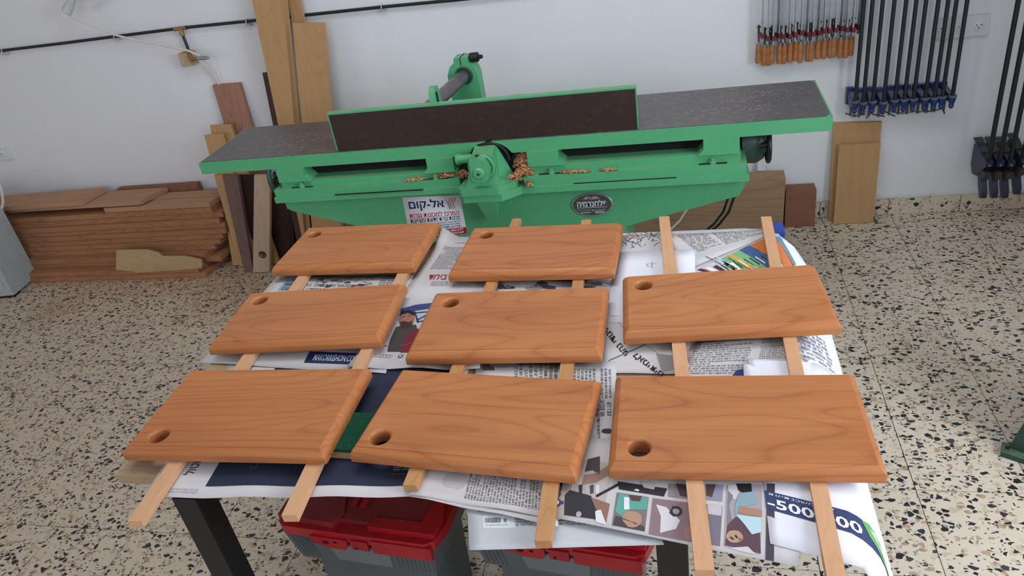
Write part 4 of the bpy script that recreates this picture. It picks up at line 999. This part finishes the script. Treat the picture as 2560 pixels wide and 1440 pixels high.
GL = 'boards leaning on the wall at the left'
lean((722, -20), (753, -20), (778, 285), (813, 285), 2.035, 2.02, .014, 'leaning_board', ('pine', 'pine_edge'), 'yellow pine board rising out of the picture behind the shorter pine board', GL, up=2.)
lean((640, 0), (713, 0), (708, 311), (741, 309), 1.962, 1.90, .040, 'leaning_board', ('pine', 'pine_edge'), 'tall tapering yellow pine board with a dark split, leftmost of the tall boards', GL, up=1.2)
lean((731, 60), (809, 59), (755, 309), (829, 287), 1.955, 1.90, .022, 'leaning_board', ('pine', 'pine_edge'), 'shorter wide yellow pine board standing before the tall ones, square top', GL)
lean((657, 186), (681, 183), (683, 313), (706, 312), 2.0, 1.95, .035, 'leaning_board', ('walnut',), 'dark purplish-brown strip standing just left of the tall pine boards', GL)
lean((531, 214), (599, 209), (563, 319), (630, 318), 2.03, 2.012, .022, 'leaning_board', ('pink',), 'pinkish board with wavy grain, its top below the wooden block on the wall', GL)
lean((526, 315), (577, 313), (532, 352), (590, 350), 1.97, 1.95, .018, 'leaning_board', ('pine',), 'short light-brown board directly behind the left end of the planer, taller of two', GL)
lean((511, 340), (559, 336), (522, 380), (570, 378), 1.93, 1.91, .018, 'leaning_board', ('pine',), 'shortest light-brown board behind the left end of the planer table', GL)
GB = 'planks standing under the left end of the planer'
lean((536, 440), (558, 440), (600, 668), (608, 668), 1.84, 1.76, .02, 'standing_plank', ('pine',), 'thin orange plank edge next to the ends of the timber stack', GB)
lean((556, 440), (594, 440), (611, 681), (633, 681), 1.79, 1.70, .022, 'standing_plank', ('greybrown',), 'grey-brown plank standing left of the pale knotty plank', GB)
lean((636, 440), (675, 440), (633, 681), (674, 684), 1.765, 1.69, .022, 'standing_plank', ('knotplank',), 'pale weathered plank with a dark ring-shaped knot near its foot', GB)
lean((594, 440), (640, 440), (636, 660), (662, 660), 1.86, 1.79, .022, 'standing_plank', ('dkbrown',), 'dark brown plank in the gap between the grey-brown and the knotty plank', GB)
for k, (a, b, c_, d) in enumerate([((676, 450), (725, 450), (686, 640), (738, 640)), ((728, 450), (752, 450), (745, 620), (768, 620)), ((756, 450), (800, 450), (770, 610), (812, 610)), ((803, 450), (850, 450), (812, 600), (858, 600))]):
    lean(a, b, c_, d, 1.93+.012*k, 1.84+.012*k, .022, 'standing_plank', (['dkbrown', 'walnut', 'dkbrown', 'pine'][k],), ['wide dark brown plank right of the knotty plank, in the planer shadow', 'narrow walnut-brown plank edge behind the wide dark plank', 'dark plank showing above the back left cutting board', 'lighter brown plank deepest under the planer body'][k], GB)
# knot ring on the pale plank
kn_ = [o for o in bpy.data.objects if o.get('label', '').startswith('pale weathered plank')][0]
kc = aty(660, 633, 1.72); loc_ = kc-kn_.location
kb = MB().ring((0, 0, 0), .0165, .0038, 20, 6, 'y').ring((.004, 0, .005), .007, .0036, 14, 6, 'y').tube([(0, 0, -.014), (.004, 0, .0)], .003, 6).build('knot', 'dkbrown', kn_); 
# find the face depth of the plank at the knot height
zz_ = kc.z; me_ = kn_.data; ys = [v.co for v in me_.vertices]; lo = min(v.z for v in ys); hi = max(v.z for v in ys)
yl = min(v.y for v in ys if v.z < lo+.05); yh = min(v.y for v in ys if v.z > hi-.05); fz = (loc_.z-lo)/(hi-lo)
kb.location = (loc_.x, yl+(yh-yl)*fz-.0005, loc_.z)
# right hand side
GRR = 'boards leaning on the wall at the right'
lean((2084, 309), (2205, 306), (2072, 545), (2180, 545), 2.03, 2.0, .018, 'leaning_board', ('pine', 'pine_edge'), 'taller light pine board leaning on the wall right of the planer, behind the knotty one', GRR)
mb_ = lean((2098, 365), (2202, 359), (2084, 556), (2183, 554), 1.995, 1.965, .02, 'leaning_board', ('pine', 'pine_edge'), 'shorter pine board with a dark knot, in front of the taller board at the right', GRR)
kp = aty(2181, 436, 1.985)-mb_.location
MB().lathe((0, 0, 0), [(.0065, 0), (.006, -.0012), (.002, -.0016)], 12, 'y').build('knot', 'dkbrown', mb_).location = (kp.x, min(v.co.y for v in mb_.data.vertices if v.co.z > 0)+.010, kp.z)
e1 = aty(1955, 467, 1.93); 
bm_ = MB().hull8([(2.12, 1.93, .001), (2.812, 1.93, .001), (2.812, 2.02, .001), (2.12, 2.02, .001), (2.13, 1.935, .262), (2.816, 1.935, .262), (2.816, 2.02, .266), (2.13, 2.02, .266)])
bm_.build('timber_beam', 'beam', bevel=.004, seg=1, smooth=0, label='thick rough-sawn brown beam on edge behind the right end of the planer', cat='beam')
MB().box(2.822, 2.955, 1.955, 2.035, .001, .185).build('timber_block', 'redwood', bevel=.003, seg=1, smooth=0, label='red-brown timber block on the floor between the rough beam and the leaning pine boards', cat='block')
MB().box(2.70, 2.735, 2.02, 2.055, .27, .34).build('wall_bracket', 'white_plastic', bevel=.003, label='small white box on the wall just above the rough beam', cat='box')

# ---------------------------------------------------------------- wall: pipe, cable, sockets
pts = [aty(x, y, 2.032) for x, y in [(-60, 136), (0, 127), (150, 109), (290, 91), (440, 72)]]
MB().tube(pts, .0075, 12).build('air_pipe', 'pipe', label='black air pipe along the wall, part left of the brass tee', cat='pipe', group='wall air pipe')
pts = [aty(x, y, 2.032) for x, y in [(462, 69), (620, 53), (790, 35), (960, 17), (1140, 0), (1400, -28)]]
MB().tube(pts, .0075, 12).build('air_pipe', 'pipe', label='black air pipe along the wall, part right of the brass tee', cat='pipe', group='wall air pipe')
a, b, c_ = aty(436, 73, 2.03), aty(466, 69, 2.03), aty(456, 88, 2.03); m_ = (a+b)/2
MB().tube([a, a+(m_-a)*.4, m_, b-(b-m_)*.4, b], [.011, .009, .009, .009, .011], 12).tube([m_, c_], [.009, .012], 12).build('pipe_tee', 'brass', label='brass tee joining the black air pipe on the wall', cat='fitting')
MB().tube([aty(456, 86, 2.03), aty(472, 126, 2.025)], .0072, 12).build('air_pipe', 'pipe', label='short black pipe dropping from the tee to the wooden block', cat='pipe', group='wall air pipe')
w0 = aty(463, 150, 1.995)
MB().box(w0.x-.028, w0.x+.03, 1.99, WALL-.002, w0.z-.032, w0.z+.032).build('mounting_block', 'knotplank', bevel=.002, seg=1, smooth=0, label='small square wooden block fixed to the wall under the brass tee', cat='block')
v = empty('air_coupling', 'brass elbow with a chrome quick coupling on the wooden block', 'coupling', loc=(w0.x, 1.98, w0.z))
def rel(p): return Vector(p)-Vector((w0.x, 1.98, w0.z))
MB().tube([rel(aty(472, 126, 2.02)), rel(aty(475, 140, 1.98)), rel(aty(480, 148, 1.975)), rel(aty(492, 147, 1.97))], [.010, .012, .012, .009], 12).build('elbow', 'brass', v)
MB().tube([rel(aty(480, 148, 1.975)), rel(aty(484, 158, 1.975))], [.004, .003], 8).build('screw', 'brass', v)
MB().tube([rel(aty(494, 146, 1.97)), rel(aty(506, 145, 1.965)), rel(aty(521, 144, 1.96))], [.009, .0105, .0095], 16).build('coupler', 'chrome', v)
for i, (x, y) in enumerate([(8, 128), (288, 92), (618, 54), (955, 18)]):
    p = aty(x, y, 2.032)
    MB().ring(p, .0105, .003, 16, 6, 'x').box(p.x-.009, p.x+.009, 2.035, WALL-.001, p.z-.022, p.z-.006).build('pipe_clip', 'clip', label=['grey pipe clip at the left picture edge', 'grey pipe clip where the white cable crosses the pipe', 'grey pipe clip just left of the tall pine boards', 'grey pipe clip right of the tall pine boards'][i], cat='clip', group='clips holding the air pipe')
pts = [aty(x, y, Y) for x, y, Y in [(165, 25, 1.93), (175, 40, 1.94), (200, 52, 1.95), (240, 68, 1.96), (290, 88, 1.975), (350, 103, 1.99), (420, 116, 1.99), (468, 126, 1.985), (500, 140, 1.99), (520, 160, 2.02), (535, 185, 2.03), (548, 212, 2.035), (565, 250, 2.04), (590, 330, 2.04)]]
MB().tube(pts, .0052, 10).build('white_cable', 'cable', label='white cable sagging from the grey conduit to behind the pinkish board', cat='cable')
a, b = aty(166, 30, 1.93), aty(190, -20, 1.95)
cf = empty('conduit_fitting', 'grey plastic conduit elbow the white cable comes out of, top left', 'conduit', loc=a)
MB().tube([(0, 0, 0), (b-a)*.35, (b-a)*.36, b-a], [.024, .022, .018, .018], 20).build('gland', 'grey_plastic', cf)
MB().tube([(0, 0, 0), -(b-a)*.03], [.021, .019], 20).tube([-(b-a)*.028, -(b-a)*.05], [.013, .010], 16).build('nut', 'grey_plastic', cf)
MB().tube([b-a, aty(235, -8, 1.98)-a, aty(300, -30, 2.03)-a], .012, 12).build('conduit', 'grey_plastic', cf)
# triple socket
pa = aty(2340, 88, 2.04); pb = aty(2473, 72, 2.04); zc_ = aty(2400, 68, 2.04).z
xl = aty(2335, 70, 2.04).x; xr = aty(2473, 62, 2.04).x
so = empty('wall_socket', 'white triple power socket on the wall behind the blue pipe clamps', 'socket', loc=((xl+xr)/2, 2.057, zc_))
hw_ = (xr-xl)/2
MB().box(-hw_, hw_, -.014, -.001, -.042, .042).build('faceplate', 'white_plastic', so, bevel=.004)
for k in (-1, 0, 1):
    o = MB().lathe((k*hw_*.64, -.0165, -.002), [(.019, 0), (.021, .001), (.021, .006)], 24, 'y').build('outlet', 'white_plastic', so)
    MB().lathe((k*hw_*.64-.009, -.0185, .002), [(.0022, 0), (.0022, .003)], 8, 'y').lathe((k*hw_*.64+.009, -.0185, .002), [(.0022, 0), (.0022, .003)], 8, 'y').lathe((k*hw_*.64, -.0185, -.010), [(.0022, 0), (.0022, .003)], 8, 'y').build('pin_hole', 'blackhole', o, smooth=0)
ps = aty(5, 386, 2.04)
so = empty('wall_socket', 'white single power socket low on the wall at the left picture edge', 'socket', loc=(ps.x, 2.057, ps.z))
MB().box(-.045, .045, -.012, -.001, -.036, .036).build('faceplate', 'white_plastic', so, bevel=.003)
o = MB().lathe((0, -.014, 0), [(.019, 0), (.021, .001), (.021, .004)], 24, 'y').build('outlet', 'white_plastic', so)
MB().lathe((-.008, -.016, .002), [(.002, 0), (.002, .003)], 8, 'y').lathe((.008, -.016, .002), [(.002, 0), (.002, .003)], 8, 'y').build('pin_hole', 'blackhole', o, smooth=0)

# ---------------------------------------------------------------- clamps
def copy_tree(o, parent=None):
    c = o.copy(); C.objects.link(c)
    if parent: c.parent = parent
    for ch in list(o.children): copy_tree(ch, c)
    return c
ORD = ['leftmost', 'second', 'third', 'fourth', 'fifth', 'sixth', 'seventh', 'eighth', 'ninth', 'tenth', 'eleventh', 'twelfth', 'thirteenth', 'fourteenth', 'fifteenth', 'sixteenth', 'seventeenth', 'rightmost']
def fclamp():
    t = empty('bar_clamp', '', 'clamp', 'small wooden-handled clamps on the wall')
    MB().box(-.0035, .0035, -.008, .008, -.035, .62).build('bar', 'steel', t, bevel=.001, seg=1)
    MB().box(-.0042, .0042, -.01, .055, .58, .605).build('fixed_jaw', 'steel_dk', t, bevel=.002)
    MB().hull8([(-.006, -.012, -.018), (.0095, -.012, -.018), (.0095, .02, -.018), (-.012, .02, -.014), (-.006, -.012, .002), (.0095, -.012, .002), (.0095, .02, .002), (-.012, .02, .002)]).build('sliding_jaw', 'maroon', t, bevel=.002)
    MB().tube([(-.013, .028, -.045), (-.013, .028, .022)], .0035, 8).lathe((-.013, .028, .018), [(.006, 0), (.0085, .003), (.0085, .006), (.004, .008)], 12).box(-.0175, -.0085, .014, .042, -.016, .0).build('screw', 'steel_dk', t)
    MB().box(-.0165, -.0095, .024, .032, .0, .03).build('screw_shoe', 'black', t, bevel=.001, seg=1)
    h = MB().lathe((-.014, .026, 0), [(.007, -.130), (.0105, -.127), (.0112, -.12), (.0112, -.094), (.0104, -.092), (.0112, -.090), (.0104, -.088), (.0112, -.086), (.0105, -.058), (.0082, -.050)], 14).build('handle', 'handle', t)
    MB().lathe((-.014, .026, 0), [(.0075, -.050), (.0078, -.042), (.005, -.038)], 12).build('ferrule', 'steel', h)
    return t
RC = [(1906, 91), (1920, 91), (1933, 91), (1946, 86), (1959, 86), (1974, 86), (1988, 84), (2003, 83), (2018, 82), (2033, 80), (2046, 77), (2060, 77), (2074, 77), (2089, 75), (2103, 72), (2117, 73), (2132, 69), (2146, 67)]
pr = fclamp()
for i, (x, y) in enumerate(RC):
    p = aty(x, y, 1.985); o = pr if i == 0 else copy_tree(pr)
    o.location = (p.x, 1.985, p.z+.006+R.uniform(-.006, .006)); o.rotation_euler = (0, 0, R.uniform(-.12, .12)+(0.35 if i in (3, 8, 10, 14) else 0))
    o['label'] = ('%s of eighteen small wooden-handled bar clamps, counted from the left' % ORD[i])
MB().box(2.62, 3.10, 2.035, 2.056, 1.50, 1.56).build('clamp_rail', 'pine', bevel=.003, label='wooden rail high on the wall carrying the small clamps', cat='rail')
def pclamp():
    t = empty('pipe_clamp', '', 'clamp', 'blue pipe clamps on the wall')
    MB().tube([(0, 0, -.01), (0, 0, .80)], .0082, 14).build('pipe', 'pipe_clamp', t)
    h = MB().lathe((0, 0, 0), [(.006, -.052), (.009, -.046), (.011, -.040), (.008, -.034), (.012, -.026), (.013, -.010), (.0155, -.008), (.0155, .0)], 18)
    h.build('head', 'blue', t)
    MB().hull8([(-.012, -.006, -.020), (.012, -.006, -.020), (.012, .072, -.030), (-.012, .072, -.030), (-.013, -.010, .001), (.013, -.010, .001), (.013, .072, .026), (-.013, .072, .026)]).build('jaw', 'blue', t, bevel=.004)
    MB().lathe((0, 0, .001), [(.0172, -.004), (.0172, .002), (.012, .003)], 18).hull8([(-.012, .008, .0060), (.012, .008, .0060), (.0115, .062, .0225), (-.0115, .062, .0225), (-.012, .008, .0085), (.012, .008, .0085), (.0115, .062, .0250), (-.0115, .062, .0250)]).build('jaw_face', 'bluetop', t, bevel=.001, seg=1)
    MB().box(-.015, .013, .064, .086, -.032, .040).build('jaw_plate', 'blue', t, bevel=.003)
    MB().tube([(0, .045, -.02), (0, .045, -.078)], .005, 10).build('screw', 'steel_dk', t)
    MB().tube([(-.028, .045, -.072), (.028, .045, -.072)], .0028, 8).build('handle', 'steel_dk', t)
    return t
PC = [(2138, 254), (2158, 257), (2182, 254), (2209, 256), (2237, 251), (2261, 249), (2284, 248), (2313, 246), (2336, 245), (2356, 242), (2381.5, 240)]
pr = pclamp(); PO = ORD[:10]+['rightmost']
for i, (x, y) in enumerate(PC):
    p = aty(x, y, 1.955); o = pr if i == 0 else copy_tree(pr)
    o.location = (p.x, 1.955, p.z); o.rotation_euler = (0, 0, [.12, .08, .02, .10, .12, .15, .18, .25, .25, .25, .3][i])
    hd = [c for c in o.children if c.name.startswith('handle')][0]; a = [.9, 1.2, -1.1, -.1, .3, -.3, .1, 1.3, -.2, .1, .15][i]
    o['label'] = '%s of eleven blue-headed pipe clamps on the wall, counted from the left' % PO[i]
    hd.location = (0.0, .045, -.072); 
# turn the tommy bars individually about their screws
hm = pr and [c for c in pr.children if c.name.startswith('handle')][0].data
hm.transform(Matrix.Translation((0, -.045, .072)))
for i, o in enumerate([o for o in bpy.data.objects if o.name.startswith('pipe_clamp') and o.type == 'EMPTY']):
    hd = [c for c in o.children if c.name.startswith('handle')][0]
    hd.rotation_euler = (R.uniform(-.3, .3), R.uniform(-.3, .5), R.uniform(-1.2, 1.2))
MB().box(3.02, 3.52, 1.968, 2.056, 1.28, 1.33).build('clamp_rail', 'pine', bevel=.003, label='wooden rail on the wall behind the tops of the blue pipe clamps', cat='rail')
def nclamp():
    t = empty('heavy_clamp', '', 'clamp', 'navy heavy clamps by the right picture edge')
    MB().tube([(0, 0, -.02), (0, 0, .95)], .0095, 14).build('pipe', 'pipe', t)
    MB().prism([(-.018, .004), (.05, .012), (.115, .040), (.150, .020), (.150, -.07), (.12, -.105), (.07, -.095), (.02, -.05), (-.018, -.018)], -.013, .013, 'x').build('head', 'navy', t, bevel=.003)
    MB().hull8([(-.017, .055, .014), (.017, .055, .014), (.017, .155, .042), (-.017, .155, .042), (-.017, .055, .020), (.017, .055, .020), (.017, .155, .048), (-.017, .155, .048)]).build('pad', 'darkpad', t, bevel=.002)
    MB().prism([(-.022, -.045), (.045, -.05), (.045, -.075), (-.01, -.08)], -.011, .011, 'x').build('trigger', 'darkpad', t, bevel=.003)
    MB().prism([(.02, -.075), (.06, -.080), (.035, -.125), (.0, -.165), (-.022, -.160), (-.02, -.13)], -.011, .011, 'x').build('handle', 'navy', t, bevel=.005)
    MB().lathe((0, -.0195, -.012), [(.004, 0), (.004, .003)], 10, 'y').build('rivet', 'steel', t)
    return t
pr = nclamp()
for i, (x, y) in enumerate([(2471, 403), (2499, 402), (2526, 402), (2560, 395)]):
    p = aty(x, y, 1.87); o = pr if i == 0 else copy_tree(pr)
    o.location = (p.x, 1.87+(.01 if i == 3 else 0), p.z); o['label'] = '%s of four heavy navy clamps hanging low at the right picture edge' % ['leftmost', 'second', 'third', 'last'][i]

MB().box(3.55, 3.80, 1.885, 2.056, 1.20, 1.25).build('clamp_rail', 'pine', bevel=.003, label='wooden rail on the wall behind the tops of the navy clamps', cat='rail')
# ---------------------------------------------------------------- machines at the picture edges
c1, c2 = atz(97, 692, .0), atz(38, 742, .0); d = (c1-c2); d.z = 0; L = d.length; e = Vector((-d.y, d.x, 0)).normalized()
if e.x > 0: e = -e
cb = empty('grey_cabinet', 'pale grey-blue metal machine cabinet cut off by the left picture edge', 'cabinet', loc=(c2.x, c2.y, 0))
def box8(o, a, b, w_, z0, z1):
    p0, p1, p2, p3 = o, o+a, o+a+b*w_, o+b*w_
    return [Vector((p.x, p.y, z0)) for p in (p0, p1, p2, p3)]+[Vector((p.x, p.y, z1)) for p in (p0, p1, p2, p3)]
MB().hull8(box8(Vector(), d, e, .45, .012, .56)).build('housing', 'cabinet', cb, bevel=.006)
f_ = d.normalized()
MB().hull8(box8(e*.03-f_*.006, f_*.010, e, .36, .05, .50)).build('front_panel', 'cabinet', cb, bevel=.004)
MB().hull8(box8(e*.0+f_*.0, f_*.05, e, .4, 0, .012)).build('foot', 'black', cb)
pts = [aty(x, y, 1.62) for x, y in [(-20, 440), (-2, 455), (5, 480), (8, 505), (5, 520)]]
MB().tube([p-Vector((c2.x, c2.y, 0)) for p in pts], .006, 10).build('cable', 'cable', cb)
g0, g1 = atz(2515, 1130, 0), atz(2562, 1205, 0)
gm = empty('green_machine', 'dark green steel machine base cut off by the right picture edge', 'machine', loc=(g0.x, g0.y, 0))
MB().hull8([(0, 0, .003), (.5, -.35, .003), (.62, .0, .003), (.12, .10, .003), (.085, 0, .36), (.42, -.25, .36), (.5, .0, .36), (.16, .08, .36)]).build('base', 'green_dk', gm, bevel=.006)
fo = MB().prism([(-.022, -.02), (.03, -.05), (.05, .0), (-.005, .025)], .001, .018, 'z').build('foot', 'green_dk', gm, bevel=.003)
MB().lathe((.0, -.003, .018), [(.006, 0), (.006, .004)], 6).build('bolt', 'black', fo)
MB().box(.09, .3, -.02, .2, .36, .42).build('side_plate', 'teal', gm, bevel=.004)
MB().box(.10, .3, -.0, .2, .42, .52).build('column', 'cabinet', gm, bevel=.004)
# cables under the planer
pts = [(2.28, 1.62, .40), (2.26, 1.60, .30), (2.19, 1.60, .20), (2.08, 1.62, .12), (1.95, 1.64, .05)]
pw = [aty(x, y, 1.60) for x, y in [(1740, 490), (1722, 515), (1700, 550), (1675, 575), (1640, 600), (1600, 660)]]
MB().tube(pw, .005, 10).build('white_cable', 'cable', label='white cable curving down behind the right stick, under the planer', cat='cable')
for k, off in enumerate((0, 14)):
    pk = [aty(x+off, y, 1.62+.02*k) for x, y in [(1822, 440), (1822, 490), (1808, 530), (1785, 560), (1750, 590), (1690, 640)]]
    MB().tube(pk, .0055, 10).build('black_cable', 'pipe', label=['left one of the two black cables drooping before the rough beam', 'right one of the two black cables drooping before the rough beam'][k], cat='cable', group='black cables under the planer')
